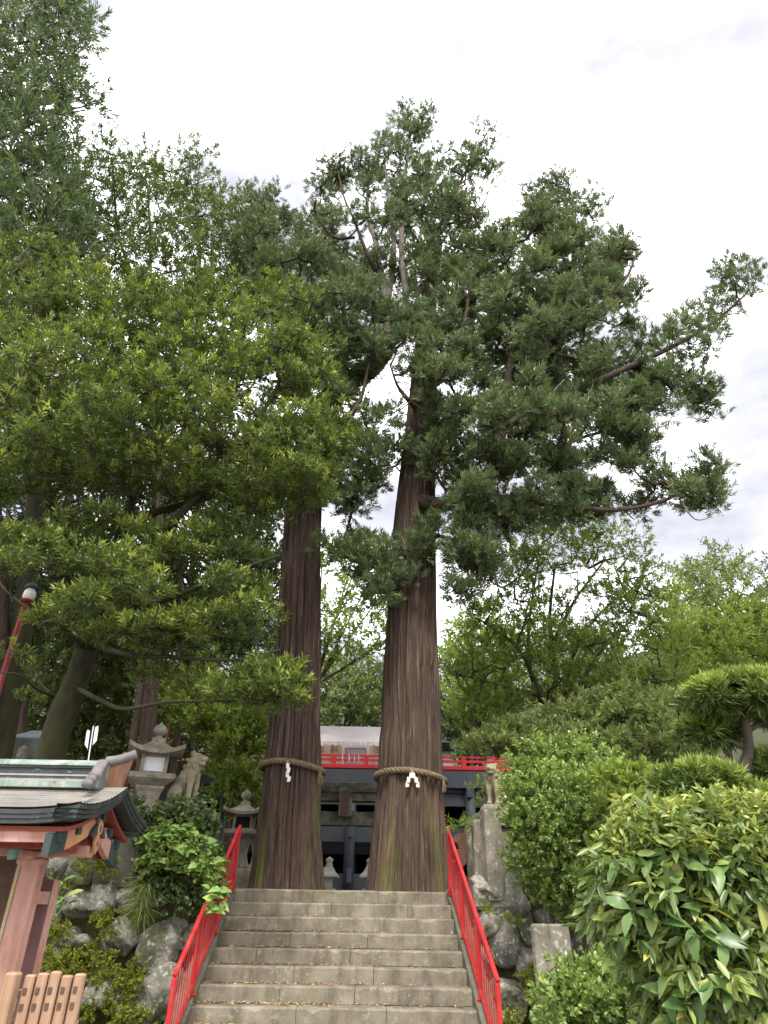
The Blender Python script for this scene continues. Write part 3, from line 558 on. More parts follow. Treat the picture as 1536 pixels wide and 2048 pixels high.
for sgn, tm in ((-1, 1.13), (1, .90)):
    m_, xs, _ = roof_half(sgn, tm); nbb('roof_slope', m_, 'copper')
    # thick layered edge below the slope: eave band and verge band
    for L_ in range(3):
        d0, d1 = .004+.042*L_, .004+.042*(L_+1)-.003; ins = .012*L_; v = []; f = []
        for x in xs:
            u = max(0, (x-(VX-.6))/.6); t = tm-ins; y = 8+sgn*(t+.05*u*u*t); z = prof(t)+.045*u*u*t
            v += [(x-ins*u, y, z-d0), (x-ins*u, y, z-d1), (x-ins*u, y-sgn*.16, z-d1+.0), (x-ins*u, y-sgn*.16, z-d0+.02)]
        for i in range(len(xs)-1):
            for j in range(4): a = i*4+j; b = i*4+(j+1) % 4; f.append((a, b, b+4, a+4))
        nbb('eave_band', MB().add(v, f), 'copper_dark')
        v = []; f = []; ts = np.linspace(0, tm-ins, 14)
        for t in ts:
            y = 8+sgn*t*1.05; z = prof(t)+.045*t; v += [(VX-ins, y, z-d0), (VX-ins, y, z-d1), (VX-ins-.22, y, z-d1), (VX-ins-.22, y, z-d0)]
        for i in range(13):
            for j in range(4): a = i*4+j; b = i*4+(j+1) % 4; f.append((a, b, b+4, a+4))
        nbb('verge_band', MB().add(v, f), 'copper_dark')
    # soffit boards
    v = []; f = []; ts = np.linspace(.02, tm-.1, 8)
    for t in ts: v += [(WX, 8+sgn*t, prof(t)-.15), (VX-.16, 8+sgn*t, prof(t)-.15), (VX-.16, 8+sgn*t, prof(t)-.19), (WX, 8+sgn*t, prof(t)-.19)]
    for i in range(7):
        for j in range(4): a = i*4+j; b = i*4+(j+1) % 4; f.append((a, b, b+4, a+4))
    f += [(0, 1, 2, 3), (28, 31, 30, 29)]; nbb('soffit', MB().add(v, f), 'shaded_red')
    # barge board on the gable, with a green shoe
    hx = -3.09; L2 = 1.02 if sgn < 0 else .80; hz = lambda t: 2.39-.27*t-.03*math.sin(math.pi*t/L2)+(.0 if sgn < 0 else -.10*t)
    for a, b, mm, nm, th in ((0.03, L2*.68, 'orange_wood' if sgn < 0 else 'salmon', 'barge_board', .062), (L2*.68, L2, 'lacquer', 'barge_board_shoe', .07)):
        v = []; f = []
        for t in np.linspace(a, b, 7):
            y = 7.92+sgn*t; z = hz(t); h_ = .13+.03*t; v += [(hx-th/2, y, z+.03), (hx+th/2, y, z+.03), (hx+th/2, y, z-h_), (hx-th/2, y, z-h_)]
        for i in range(6):
            for j in range(4): q = i*4+j; w = i*4+(j+1) % 4; f.append((q, w, w+4, q+4))
        f += [(0, 1, 2, 3), (24, 27, 26, 25)]; nbb(nm, MB().add(v, f), mm)
    v = MB()
    for t in np.linspace(.1, tm-.22, 3): v = MB().box((-4.8, 7.95+sgn*t, prof(t)-.25), (3.44, .10, .10)); o = nbb('purlin', v, 'salmon'); nbb('purlin_end', MB().box((-3.055, 7.95+sgn*t, prof(t)-.25), (.05, .088, .088)), 'lacquer', o)
# gable infill, ridge, ornament
nbb('gable_board', MB().prism([(7.1, 2.06), (8.66, 2.02), (8.0, 2.52), (7.8, 2.52)], 'x', -3.25, -3.19), 'shaded_red')
gg = [(0, .03), (.055, .0), (.07, -.06), (.045, -.11), (.02, -.125), (.055, -.16), (.06, -.21), (.03, -.27), (0, -.31)]
g = [(7.93+a, 2.34+b) for a, b in gg]+[(7.93-a, 2.34+b) for a, b in gg[-2:0:-1]]
pend = nbb('gable_pendant', MB().prism(g, 'x', -3.045, -3.01), 'orange_wood', bevel=.006)
for b, r_ in ((-.055, .026), (-.205, .022)): nbb('pendant_hollow', MB().lathe([(r_, 0), (r_, .004)], 12).build('tmp', M['black']) if False else MB().add([(-3.008, 7.93+r_*math.cos(a)*.9, 2.34+b+r_*math.sin(a)*1.4) for a in np.linspace(0, 2*math.pi, 13)[:-1]], [tuple(range(12))]), 'board', pend)
for sgn in (-1, 1): nbb('pendant_fin', MB().prism([(7.93+sgn*.05, 2.33), (7.93+sgn*.14, 2.28), (7.93+sgn*.20, 2.20), (7.93+sgn*.13, 2.21), (7.93+sgn*.06, 2.23)], 'x', -3.05, -3.015), 'lacquer', pend)
for k, (w, z0, z1, mm) in enumerate(((.36, 2.68, 2.745, 'copper_green'), (.30, 2.748, 2.77, 'seam'), (.27, 2.773, 2.80, 'copper_dark'), (.28, 2.802, 2.82, 'seam'), (.23, 2.823, 2.885, 'copper_dark'), (.27, 2.888, 2.915, 'copper_dark'))):
    nbb('ridge_course', MB().box(((WX+VX-.36)/2, 8, (z0+z1)/2), (VX-.36-WX, w, z1-z0)), mm)
n_ = 12; nbb('ridge_cap', MB().prism([(8+.15*math.cos(a), 2.915+.075*math.sin(a)) for a in np.linspace(0, math.pi, n_)], 'x', WX, VX-.30), 'copper_green', smooth=False)
orn = [(7.77, 2.66), (7.76, 2.78), (7.82, 2.90), (7.90, 2.985), (8.0, 3.01), (8.10, 2.985), (8.18, 2.90), (8.24, 2.78), (8.23, 2.66)]
oo = nbb('ridge_end_ornament', MB().prism(orn, 'x', VX-.38, VX-.25), 'copper_horn', bevel=.02)
nbb('ornament_disc', MB().add([(VX-.245, 8+.09*math.cos(a), 2.86+.10*math.sin(a)) for a in np.linspace(0, 2*math.pi, 15)[:-1]], [tuple(range(14))]), 'copper_green', oo)
for sgn in (-1, 1):
    for k in range(3): nbb('ornament_scroll', MB().sphere((VX-.31, 8+sgn*(.24+.07*k), 2.80-.055*k), (.065, .042, .05), 12, 8), 'copper_horn', oo, smooth=True)
nbb('ridge_horn', MB().tube(spline([(VX-.30, 8, 2.98), (VX-.20, 8, 2.995), (VX-.08, 8, 3.03), (VX+.02, 8, 3.075)], 5), np.linspace(.06, .052, 16), 14), 'copper_horn', smooth=True)
nbb('ridge_board', MB().prism([(VX-.25, 2.70), (VX-.06, 2.70), (VX+.005, 3.02), (VX-.25, 2.95)], 'y', 7.98, 8.02), 'brown_wood')
# frame
nbb('eave_beam', MB().box((-4.75, 7.12, 2.165), (3.3, .09, .09)), 'salmon', bevel=.008)
nbb('tie_beam', MB().box((-4.75, 7.95, 2.06), (3.36, .14, .11)), 'salmon', bevel=.008)
nbb('front_purlin', MB().box((-4.75, 7.42, 2.10), (3.3, .10, .10)), 'shaded_red')
me = None
for k in range(13):
    x = -3.32-.25*k; o = nbb('rafter', MB().bar((x, 8.0, 2.40), (x, 7.02, 2.175), .05, .055), 'salmon'); nbb('rafter_end', MB().bar((x, 7.018, 2.1745), (x, 7.006, 2.172), .052, .058), 'green_paint', o)
for x in (-3.64, -6.0):
    p = nbb('pillar', MB().box((x, 7.95, 1.02), (.20, .20, 2.06)), 'salmon', bevel=.03)
    for k, (w, z) in enumerate(((.30, 1.99), (.42, 2.06))): nbb('bracket_arm', MB().box((x, 7.9, z-.03), (w, .16, .085)), 'salmon', p, bevel=.03)
    nbb('bracket_arm', MB().box((x, 7.72, 2.02), (.11, .52, .10)), 'salmon', p, bevel=.03)
    nbb('bracket_nose', MB().tube(spline([(x, 7.48, 2.06), (x, 7.43, 2.02), (x, 7.44, 1.96)], 3), .05, 10), 'green_paint', p)
    b = nbb('brace_post', MB().box((x-.02, 8.52, .9), (.15, .15, 1.82)), 'salmon', bevel=.01); nbb('brace_face', MB().box((x-.02, 8.441, .9), (.12, .008, 1.8)), 'plum', b)
    nbb('brace_tie', MB().box((x-.0, 8.25, 1.63), (.07, .62, .12)), 'salmon', b)
    nbb('foot_band', MB().box((x, 7.95, .72), (.23, .23, .10)), 'gold', p); nbb('foot_stone', MB().box((x, 8.1, .12), (.5, .9, .26)), 'stringer', p, bevel=.02)
bd = nbb('sign_board', MB().box((-4.80, 8.02, 1.62), (1.96, .05, .82)), 'board'); nbb('board_edge', MB().box((-3.805, 8.0, 1.62), (.035, .07, .86)), 'gold', bd); nbb('board_edge', MB().box((-4.80, 8.0, 1.195), (2.0, .07, .03)), 'plum', bd)
# ---------------------------------------------------------------- slatted wooden stand in front
x0, x1 = -2.80, -2.27; sl = empty('slatted_stand', ((x0+x1)/2, 6.3, 0), label='new wooden slatted stand with peg holes beside the notice board pillar', cat='wooden stand')
MB().box((x0, 6.24, .56), (.10, .12, 1.13), taper=.97).build('corner_post', M['slat_wood'], sl, world=True, bevel=.015)
for k in range(5):
    x = x0+.10+.096*k; zt = 1.105+.012*((k*7) % 3)
    s = MB().box((x, 6.33, zt/2), (.080, .06, zt)).build('slat', M['slat_wood'], sl, world=True, bevel=.012)
    for z in (1.00, .90): MB().box((x-.008, 6.298, z+.004*k), (.030, .012, .042)).build('peg_notch', M['board'], s, world=True)
MB().box(((x0+x1)/2, 6.36, .80), (x1-x0, .03, .045)).build('cross_rail', M['slat_wood'], sl, world=True, bevel=.006); MB().box(((x0+x1)/2, 6.36, .25), (x1-x0, .03, .05)).build('cross_rail', M['slat_wood'], sl, world=True, bevel=.006)
MB().box(((x0+x1)/2, 6.38, .98), (x1-x0, .025, .05)).build('cross_rail', M['slat_wood'], sl, world=True, bevel=.006)
# ---------------------------------------------------------------- festival arrow behind the roof
a = P(176, 1525, 9.6); b = P(187, 1452, 9.6); fa = empty('ceremonial_arrow', (a[0], a[1], a[2]-1.1), label='white feathered ceremonial arrow standing up behind the copper ridge', cat='arrow')
MB().tube([a-np.array([0, 0, 1.1]), a, b], .009, 6).build('shaft', M['paper'], fa, world=True); d = unit(b-a); L = np.linalg.norm(b-a)
for s, lo, hi in ((-1, .32, .86), (1, .42, .97)):
    n = 10; me = MB(); v = []
    for t in np.linspace(lo, hi, n):
        w = .055*min(1, (t-lo)/.12+.05)*(1 if t < hi-.02 else .8); c = a+d*L*t; v += [c+np.array([s*.006+(-.03 if s < 0 else .02), 0, 0]), c+np.array([s*w+(-.03 if s < 0 else .02), -.004, .02])]
    MB().add(v, [(2*i, 2*i+1, 2*i+3, 2*i+2) for i in range(n-1)]).build('feather', M['paper'], fa, world=True)
# grey roofed hut with crimson curtain, far left behind the ridge
ht = empty('offering_hut', P(40, 1560, 13.2), label='small grey roofed hut with crimson curtain among the dark trunks', cat='hut')
q = P(58, 1478, 13.2); MB().box((q[0], 13.6, q[2]-.02), (.75, .9, .40), roty(.0)@rotx(.35)).build('roof', M['tile'], ht, world=True, bevel=.02)
q2 = P(38, 1507, 13.2); MB().box((q2[0]+.1, 13.55, q2[2]-.02), (.62, .05, .34)).build('curtain', M['crimson'], ht, world=True); MB().box((q2[0]+.15, 13.7, (q2[2]-.2+ZT)/2), (.9, .5, q2[2]-.2-ZT+.1)).build('wall', M['stele'], ht, world=True)
q = P(50, 1487, 12.6); o = MB().lathe([(.07*S2, 0), (.065*S2, q[2]-1.9), (.005, q[2]-1.82)], 4, rot=R4).build('pointed_post', M['stele'], None, bevel=.005); o.location = (q[0], 12.6, 1.8); tag(o, 'pale pointed stone post in front of the crimson curtain', 'stone post')
# lamp post and thin banner poles
q = P(62, 1190, 11.7); lp = empty('lamp_post', (q[0]-.05, 11.7, ZT), label='tall red lamp post with white globe against the dark trees', cat='lamp post')
MB().tube([(0, 0, -.4), (0, 0, q[2]-ZT-.1)], .052, 12).build('pole', M['pole_red'], lp, smooth=True); MB().lathe([(.05, 0), (.10, .03), (.115, .10), (.105, .18), (.06, .25)], 16, c=(.02, 0, q[2]-ZT-.12)).build('globe', M['lamp_glass'], lp, smooth=True)
MB().lathe([(.13, 0), (.12, .04), (.07, .10), (.02, .13)], 16, c=(.02, 0, q[2]-ZT+.13)).build('cap', M['lacquer'], lp, smooth=True); MB().lathe([(.10, -.03), (.12, 0), (.08, .03)], 14, c=(.0, 0, q[2]-ZT-.12)).build('collar', M['pole_red'], lp)
for (xa, ya, xb, yb, Y, lb) in ((357, 1372, 331, 1490, 17.5, 'thin orange pole rising behind the large stone lantern'), (1166, 1362, 1190, 1480, 17.0, 'thin orange pole among the shrubs behind the clipped shrub')):
    a, b = P(xa, ya, Y), P(xb, yb, Y); c = b+(b-a)*((b[2]-ZT+.1)/(a[2]-b[2])); o = MB().tube([a, b, c], .03, 8).build('orange_pole', M['pole_orange'], None); tag(o, lb, 'pole', 'thin orange poles')
# ================================================================ cedar trunks with ropes
def trunk_mesh(path, radii, seed, na=330, nz=200, flare=.12, dents=()):
    p = spline(path, 24); hs = np.concatenate([[0], np.cumsum(np.linalg.norm(np.diff(p, axis=0), axis=1))]); L = hs[-1]
    s = np.linspace(0, 1, nz)**1.15*L; c = np.stack([np.interp(s, hs, p[:, k]) for k in range(3)], 1); rr = np.interp(s/L, np.linspace(0, 1, len(radii)), radii)
    th = 2*np.pi*np.arange(na)/na; TH, S = np.meshgrid(th, s); RR = rr[:, None]
    base = 1+flare*np.exp(-S/.55)*(1+.35*np.cos(5*TH+seed)+.25*np.cos(3*TH+2*seed))*.8+.035*np.cos(3*TH+.12*S+seed)+.02*np.cos(7*TH-.2*S)
    wob = .10*(fbm(np.cos(TH)*2+5, np.sin(TH)*2, S*.5, 2, seed)-.5)
    kx, ky = np.cos(TH+wob)*1.0, np.sin(TH+wob)*1.0
    n1 = vnoise(kx*7+50, ky*7+50, S*.16, seed); n2 = vnoise(kx*13+20, ky*13+20, S*.30, seed+3); n3 = vnoise(kx*30+20, ky*30+20, S*1.1, seed+7); n4 = vnoise(kx*22+70, ky*22+9, S*.5, seed+9)
    cr = lambda n, w: np.clip(1-np.abs(2*n-1)/w, 0, 1)
    d = -.075*cr(n1, .26)-.050*cr(n2, .30)-.028*cr(n4, .35)+(n3-.5)*.018+.03
    for th0, s0, wa, wz, dp in dents: d = d-dp*np.exp(-((TH-th0)/wa)**2-((S-s0)/wz)**2)
    fold = .03*np.sin(TH*13+S*.3+seed)*np.clip(1-S/3, 0, 1)
    R_ = RR*(base+fold*.5)+d*np.clip(RR/.5, .5, 1)
    t = unit(np.gradient(c, axis=0)); u = unit(np.cross(t, np.array([0, 1., 0]))); w = np.cross(u, t)
    V = c[:, None, :]+R_[..., None]*(np.cos(TH)[..., None]*u[:, None, :]-np.sin(TH)[..., None]*w[:, None, :])
    idx = np.arange(nz*na).reshape(nz, na); a = idx[:-1]; b = np.roll(idx, -1, 1)[:-1]; cc = np.roll(idx, -1, 1)[1:]; dd = idx[1:]
    return V.reshape(-1, 3), np.stack([a, b, cc, dd], -1).reshape(-1, 4)
def fastmesh(name, V, Q, m, hue=None, smooth=False):
    me = bpy.data.meshes.new(name); k = Q.shape[1]; me.vertices.add(len(V)); me.vertices.foreach_set('co', np.ascontiguousarray(V, np.float32).ravel())
    me.loops.add(Q.size); me.loops.foreach_set('vertex_index', np.ascontiguousarray(Q, np.int32).ravel()); me.polygons.add(len(Q)); me.polygons.foreach_set('loop_start', np.arange(0, Q.size, k, dtype=np.int32))
    if smooth: me.polygons.foreach_set('use_smooth', np.ones(len(Q), bool))
    if hue is not None: at = me.attributes.new('hue', 'FLOAT', 'FACE'); at.data.foreach_set('value', np.ascontiguousarray(hue, np.float32))
    me.update(calc_edges=True); me.materials.append(m); return me
CY = 13.75
ced = []
for path, radii, seed, lb in (([(571, 1792), (577, 1650), (585, 1530), (597, 1250), (605, 1050), (616, 920), (640, 830), (690, 770), (745, 735), (778, 690)], [.63, .545, .50, .47, .43, .41, .37, .33, .27, .22], 3, 'giant cedar with the white paper streamer on its straw rope'),
                          ([(817, 1796), (819, 1650), (821, 1540), (822, 1250), (828, 1050), (838, 900), (845, 790), (850, 700), (858, 600), (880, 480)], [.70, .61, .56, .51, .46, .40, .34, .27, .18, .08], 8, 'giant cedar with the cream paper streamer on its straw rope')):
    pts = [P(x, y, CY) for x, y in path]; pts[0] = pts[0]*1.0; pts[0][2] = ZT-.12
    root = empty('cedar_tree', (pts[0][0], CY, ZT), label=lb, cat='cedar tree'); V, Q = trunk_mesh(pts, radii, seed, dents=[(1.45, 6.3, .22, .42, .22), (1.15, 6.6, .10, .6, -.07), (1.95, 4.1, .07, .09, .10), (2.4, 4.5, .22, .28, -.07)] if seed == 8 else [(1.4, 5.4, .05, .08, .06), (2.2, 3.3, .25, .5, -.04)])
    o = link('trunk', fastmesh('trunk', V, Q, M['cedar_bark'], smooth=True), root, True); ced.append((root, pts, radii, lb))
def rope(tree, px, py, seed, label, streamers, tassels):
    root_, pts, radii, _ = tree; c = P(px, py, CY); rad = radii[2]*1.04+.075; rt = empty('straw_rope', (c[0], CY, c[2]), label=label, cat='sacred rope', group='straw ropes round the cedars'); N = 220
    a = np.linspace(0, 2*np.pi, N+1); loop = lambda an, k=1.: np.stack([rad*k*np.cos(an)*1.03, rad*k*np.sin(an), -.035*np.cos(an)-.03*np.cos(an*2+.5)], -1)
    ctr = loop(a); t = unit(np.gradient(ctr, axis=0)); rd = unit(ctr*np.array([1, 1, 0])); up = np.cross(t, rd)
    for s in range(3):
        ph = a*17+s*2*np.pi/3; off = .029; pth = ctr+off*(np.cos(ph)[:, None]*rd+np.sin(ph)[:, None]*up); v, f = tube(pth, .032, 8, False); MB().add(v, f).build('strand', M['rope'], rt, smooth=True)
    for an, l in tassels:
        p = loop(np.array([an]))[0]; r2 = unit(p*np.array([1, 1, 0])); p = p+r2*.05; n = 14; mb = MB(); g = np.random.default_rng(seed)
        for k in range(n):
            w = np.array([g.uniform(-.05, .05), g.uniform(-.03, .03), 0]); mb.tube([p+w*.25, p+w*.6+np.array([0, 0, -l*.5])+r2*.02, p+w+np.array([0, 0, -l*g.uniform(.88, 1)])+r2*.02], [.010, .009, .004], 5)
        mb.build('tassel', M['rope'], rt)
    for an, m_, zz in streamers:
        p = loop(np.array([an]))[0]; r2 = unit(p*np.array([1, 1, 0])); sd = np.array([-r2[1], r2[0], 0]); p = p+r2*.085; mb = MB(); w = .060; h = .095; th = r2*.006
        mb.bar(p, p+np.array([0, 0, -.12]), .008, .008); x = 0; z = -.05
        for k, dx in enumerate(zz):
            q = p+np.array([0, 0, z]); cor = [q+sd*(x-w/2)+r2*(.012*(k % 2)), q+sd*(x+w/2)+r2*(.012*(k % 2)), q+sd*(x+w/2+dx*.35)+np.array([0, 0, -h])+r2*(.02+.01*(k % 2)), q+sd*(x-w/2+dx*.35)+np.array([0, 0, -h])+r2*(.02+.01*(k % 2))]
            mb.add(cor+[c_-th for c_ in cor], BOXF); z -= h*.82; x += dx
        mb.build('paper_streamer', m_, rt)
rope(ced[0], 585, 1537, 1, 'twisted straw rope carrying the white zigzag paper streamer', [(-math.pi/2-.02, M['paper'], [.035, -.03, .05, -.02])], [(-.55, .28), (math.pi+.25, .26)])
rope(ced[1], 821, 1556, 2, 'twisted straw rope carrying the cream double paper streamer', [(-math.pi/2-.02, M['paper_old'], [-.05, -.02, -.03]), (-math.pi/2+.02, M['paper_old'], [.05, .03, .02])], [(-.60, .26)])
# ================================================================ vegetation
def inpoly(x, y, poly):
    p = np.asarray(poly, float); r = np.zeros(len(x), bool); j = len(p)-1
    for i in range(len(p)):
        c = ((p[i, 1] > y) != (p[j, 1] > y)) & (x < (p[j, 0]-p[i, 0])*(y-p[i, 1])/(p[j, 1]-p[i, 1]+1e-12)+p[i, 0]); r ^= c; j = i
    return r
def edgedist(x, y, poly):
    p = np.asarray(poly, float); d = np.full(len(x), 1e9)
    for i in range(len(p)):
        a, b = p[i], p[(i+1) % len(p)]; ab = b-a; t = np.clip(((x-a[0])*ab[0]+(y-a[1])*ab[1])/(ab @ ab+1e-9), 0, 1); d = np.minimum(d, np.hypot(x-a[0]-t*ab[0], y-a[1]-t*ab[1]))
    return d
# gaps in the canopies through which the photograph shows sky: (px, py, rx, ry)
GAPS = [(520, 785, 50, 18), (470, 850, 38, 20), (380, 905, 30, 16), (560, 850, 22, 14), (742, 1005, 26, 24), (905, 805, 26, 18), (690, 1050, 40, 26), (755, 800, 25, 16), (690, 425, 26, 26), (745, 425, 14, 18), (1000, 440, 50, 18), (1350, 720, 26, 20), (1180, 690, 22, 14), (1240, 640, 20, 14), (880, 1130, 26, 40), (720, 1235, 22, 12), (900, 1235, 22, 16), (1290, 1320, 30, 22), (950, 1190, 24, 12), (1060, 940, 16, 12), (600, 440, 12, 10), (330, 570, 20, 12), (260, 545, 26, 16), (1120, 1170, 26, 16), (1200, 1150, 20, 14), (1150, 1240, 22, 12), (1010, 1240, 26, 16)]
def clear(x, y, r=0.0, gaps=GAPS):
    k = np.ones(len(x), bool)
    for gx, gy, rx, ry in gaps: k &= ((x-gx)/(rx+r))**2+((y-gy)/(ry+r))**2 > .55+.5*vnoise(x*.06, y*.06, 0., 4)
    return k
def fill(poly, Yc, T, spacing, seed, layers=2, rpx=None, keep=1.0, back=.7, gaps=GAPS, gr=8, front=()):
    """clump centres filling a crown whose outline (photo points) stands at distance Yc and is 2T deep"""
    g = np.random.default_rng(seed); p = np.asarray(poly, float); x0, y0 = p.min(0); x1, y1 = p.max(0); C = []; R_ = []
    for L in range(layers):
        X, Y = np.meshgrid(np.arange(x0, x1+spacing, spacing), np.arange(y0, y1+spacing, spacing*.87)); X = X+(np.arange(X.shape[0]) % 2)[:, None]*spacing/2
        X = (X+g.uniform(-.42, .42, X.shape)*spacing+g.uniform(0, spacing)).ravel(); Y = (Y+g.uniform(-.42, .42, Y.shape)*spacing).ravel()
        k = inpoly(X, Y, p) & clear(X, Y, gr, gaps) & (g.random(len(X)) < keep)
        if L < 2 and front: k &= clear(X, Y, 4, front)
        X, Y = X[k], Y[k]; d = edgedist(X, Y, p); D = max(d.max(), 1)
        lo, hi = (-1, -.35) if L == 0 else (-.5, back)
        half = T*np.sqrt(np.clip(d/D, .02, 1)); dep = Yc+half*g.uniform(lo, hi, len(X))
        for a, b, c in zip(X, Y, dep): q = P(a, b, c); C.append(q); R_.append((rpx or spacing*.85)*px2m(q)*g.uniform(.75, 1.25))
    return np.array(C), np.array(R_)
def boughs(CR_, n, flat, sub, seed, px=.0):
    """each centre becomes a bough: n small clumps over the upper side of a flattened ellipsoid"""
    g = np.random.default_rng(seed); C, R_ = CR_; d = unit(g.normal(size=(len(C), n, 3))); d[..., 2] = np.where(g.random((len(C), n)) < .8, np.abs(d[..., 2]), d[..., 2]); d *= g.uniform(.55, 1.05, (len(C), n, 1))
    q = C[:, None]+d*R_[:, None, None]*np.array([1, 1, flat]); return q.reshape(-1, 3), np.repeat(R_*sub, n)*g.uniform(.8, 1.2, len(C)*n)
def sprigs(C, R_, m, g, up=.5, flat=.75, shell=.55, outw=1.0, jit=.6):
    """twig starts and directions, m per clump"""
    n = len(C)*m; d = unit(g.normal(size=(n, 3))); r = g.random(n)**shell; off = d*r[:, None]*np.array([1, 1, flat]); cr = np.repeat(R_, m)[:, None]
    base = np.repeat(C, m, 0)+off*cr; ax = unit(off*outw+np.array([0, 0, up])+g.normal(size=(n, 3))*jit*.5); return base, ax, off[:, 2]/flat
def leaves(base, ax, sl, K, L, W, g, alpha=(.5, 1.1), droop=0.0, hue=None, fold=.18, tipbias=0.0, flatup=.6, lvar=.3, six=False):
    """K leaves along each twig (start base, direction ax, length sl): folded rhombic blades"""
    n = len(base); t = np.linspace(.15, 1, K)[None, :]+g.uniform(-.06, .06, (n, K)); t = np.clip(t, .02, 1.05)
    if tipbias: t = t**(1/(1+tipbias))
    up = np.array([0, 0, 1.]); s1 = unit(np.cross(ax, up)+1e-4); s2 = np.cross(s1, ax)
    ph = (np.arange(K)*2.399)[None, :]+g.uniform(0, 6.28, (n, 1)); al = g.uniform(*alpha, (n, K))*(1.15-.45*t)
    d = ax[:, None]*np.cos(al)[..., None]+np.sin(al)[..., None]*(np.cos(ph)[..., None]*s1[:, None]+np.sin(ph)[..., None]*s2[:, None])
    d = d+np.array([0, 0, -droop]); d = unit(d); slv = np.broadcast_to(np.asarray(sl, float), (n,))
    p = base[:, None]+ax[:, None]*(t*slv[:, None])[..., None]; p = p.reshape(-1, 3); d = d.reshape(-1, 3); N = len(p)
    nrm = unit(up*flatup+g.normal(size=(N, 3))*.55); sd = unit(np.cross(d, nrm)+1e-5); nn = np.cross(sd, d)
    l = L*g.uniform(1-lvar, 1+lvar, N)[:, None]; w = W*g.uniform(.75, 1.25, N)[:, None]
    if six:
        tp_ = p+d*l-nn*l*(.12+.25*droop); lo = lambda t_, q, s_: p+d*l*t_+sd*w*q*s_*.5+nn*(w*fold-l*(.12+.25*droop)*t_*t_)
        V = np.stack([p, lo(.25, .78, 1), lo(.6, .92, 1), tp_, lo(.6, .92, -1), lo(.25, .78, -1)], 1).reshape(-1, 3); i6 = np.arange(N)[:, None]*6; Q = np.concatenate([i6+np.array([[0, 1, 2, 3]]), i6+np.array([[0, 3, 4, 5]])], 1).reshape(-1, 4)
        h = (np.repeat(hue, K) if hue is not None else np.full(N, .5))+g.normal(size=N)*.10+.10*(t.reshape(-1)-.5); return V, Q, np.clip(np.repeat(h, 2), 0, 1)
    V = np.stack([p, p+d*l*.48+sd*w*.5+nn*w*fold, p+d*l-nn*l*.10*(1+droop), p+d*l*.48-sd*w*.5+nn*w*fold], 1).reshape(-1, 3)
    Q = np.arange(4*N).reshape(N, 4); h = (np.repeat(hue, K) if hue is not None else np.full(N, .5))+g.normal(size=N)*.10+.10*(t.reshape(-1)-.5)
    return V, Q, np.clip(h, 0, 1)
def grow(C, R_, skel, g, r_tip=.010, kr=.0065, sag=.12, upturn=.15):
    """thin branches linking every clump to the limbs; returns tubes"""
    nodes = np.concatenate([s for s in skel]); par = [-1]*len(nodes); own = [-1]*len(nodes)
    d0 = np.array([np.min(((nodes-c)**2).sum(1)) for c in C]); order = np.argsort(d0); N = list(nodes); paths = []; parent = []; cnt = []
    arr = np.empty((len(nodes)+len(C)*5, 3)); arr[:len(nodes)] = nodes; m = len(nodes); ow = np.full(len(arr), -1)
    for c in order:
        q = C[c]; dd = ((arr[:m]-q)**2).sum(1)*(1+.5*(arr[:m, 2] > q[2]+.3)); k = int(np.argmin(dd)); a = arr[k]; L = math.sqrt(dd[k])
        mid1 = a+(q-a)*.33+g.normal(size=3)*L*.03+np.array([0, 0, -sag*.6*L]); mid2 = a+(q-a)*.68+g.normal(size=3)*L*.03+np.array([0, 0, -sag*L])
        pth = spline([a, mid1, mid2, q], 2); paths.append(pth); parent.append(ow[k]); cnt.append(1); i = len(paths)-1
        for w in (2, 4, 5, 6): arr[m] = pth[min(w, len(pth)-1)]; ow[m] = i; m += 1
        j = parent[i]
        while j >= 0: cnt[j] += 1; j = parent[j]
    mb_v = []; mb_f = []; o = 0
    for pth, c in zip(paths, cnt):
        r0 = r_tip+kr*math.sqrt(c)*1.6; v, f = tube(pth, np.linspace(r0, r_tip+kr*.6*math.sqrt(max(c-1, 0)), len(pth)), 5 if c > 3 else 3, False); mb_v.append(v); mb_f.append(np.array(f)+o); o += len(v)
    return np.concatenate(mb_v), np.concatenate(mb_f)
LEAFN = [0]
def crownmesh(parts, m, name='crown'):
    V = []; Q = []; H = []; o = 0
    for v, q, h in parts: V.append(v); Q.append(q+o); H.append(h); o += len(v)
    LEAFN[0] += sum(len(q) for q in Q); return fastmesh(name, np.concatenate(V), np.concatenate(Q), m, np.concatenate(H))
def tree(name, label, cat, base, trunk, limbs, CR, leaf, bark, lmat, seed, group=None, root=None, twig=None, sag=.1, twigbark=None, r_tip=.010, kr=.0065, pale=0):
    """trunk / limbs: (world points, radius at start, radius at end); CR: list of (centres, radii); leaf: dict of settings or list per CR"""
    g = np.random.default_rng(seed); root = root or empty(name, base, label=label, cat=cat, group=group); sk = []
    for k, (pts, r0, r1) in enumerate(([trunk] if trunk else [])+limbs):
        s = spline(pts, 7); sk.append(s); lin = np.linspace(0, 1, len(s)); j = 1+.10*(vnoise(lin*9+seed, lin*0, lin*0, k)-.5); v, f = tube(s, (r0+(r1-r0)*lin**.8)*j, 14 if k == 0 and trunk else 9, True)
        MB().add(v, f).build('trunk' if k == 0 and trunk else 'limb', M['bark_pale' if k < pale else bark], root, world=True, smooth=True)
    C = np.concatenate([c for c, _ in CR]); R_ = np.concatenate([r for _, r in CR]); V, Q = grow(C, R_, sk, g, sag=sag, r_tip=r_tip, kr=kr)
    tag(link('twigs', fastmesh('twigs', V, Q, M[twigbark or bark], smooth=True), root, True), kind='stuff')
    parts = []
    for (c, r), lf in zip(CR, leaf if isinstance(leaf, list) else [leaf]*len(CR)): parts.append(foliage(c, r, lf, g))
    tag(link('crown', crownmesh(parts, LM[lmat]), root, True), kind='stuff'); return root
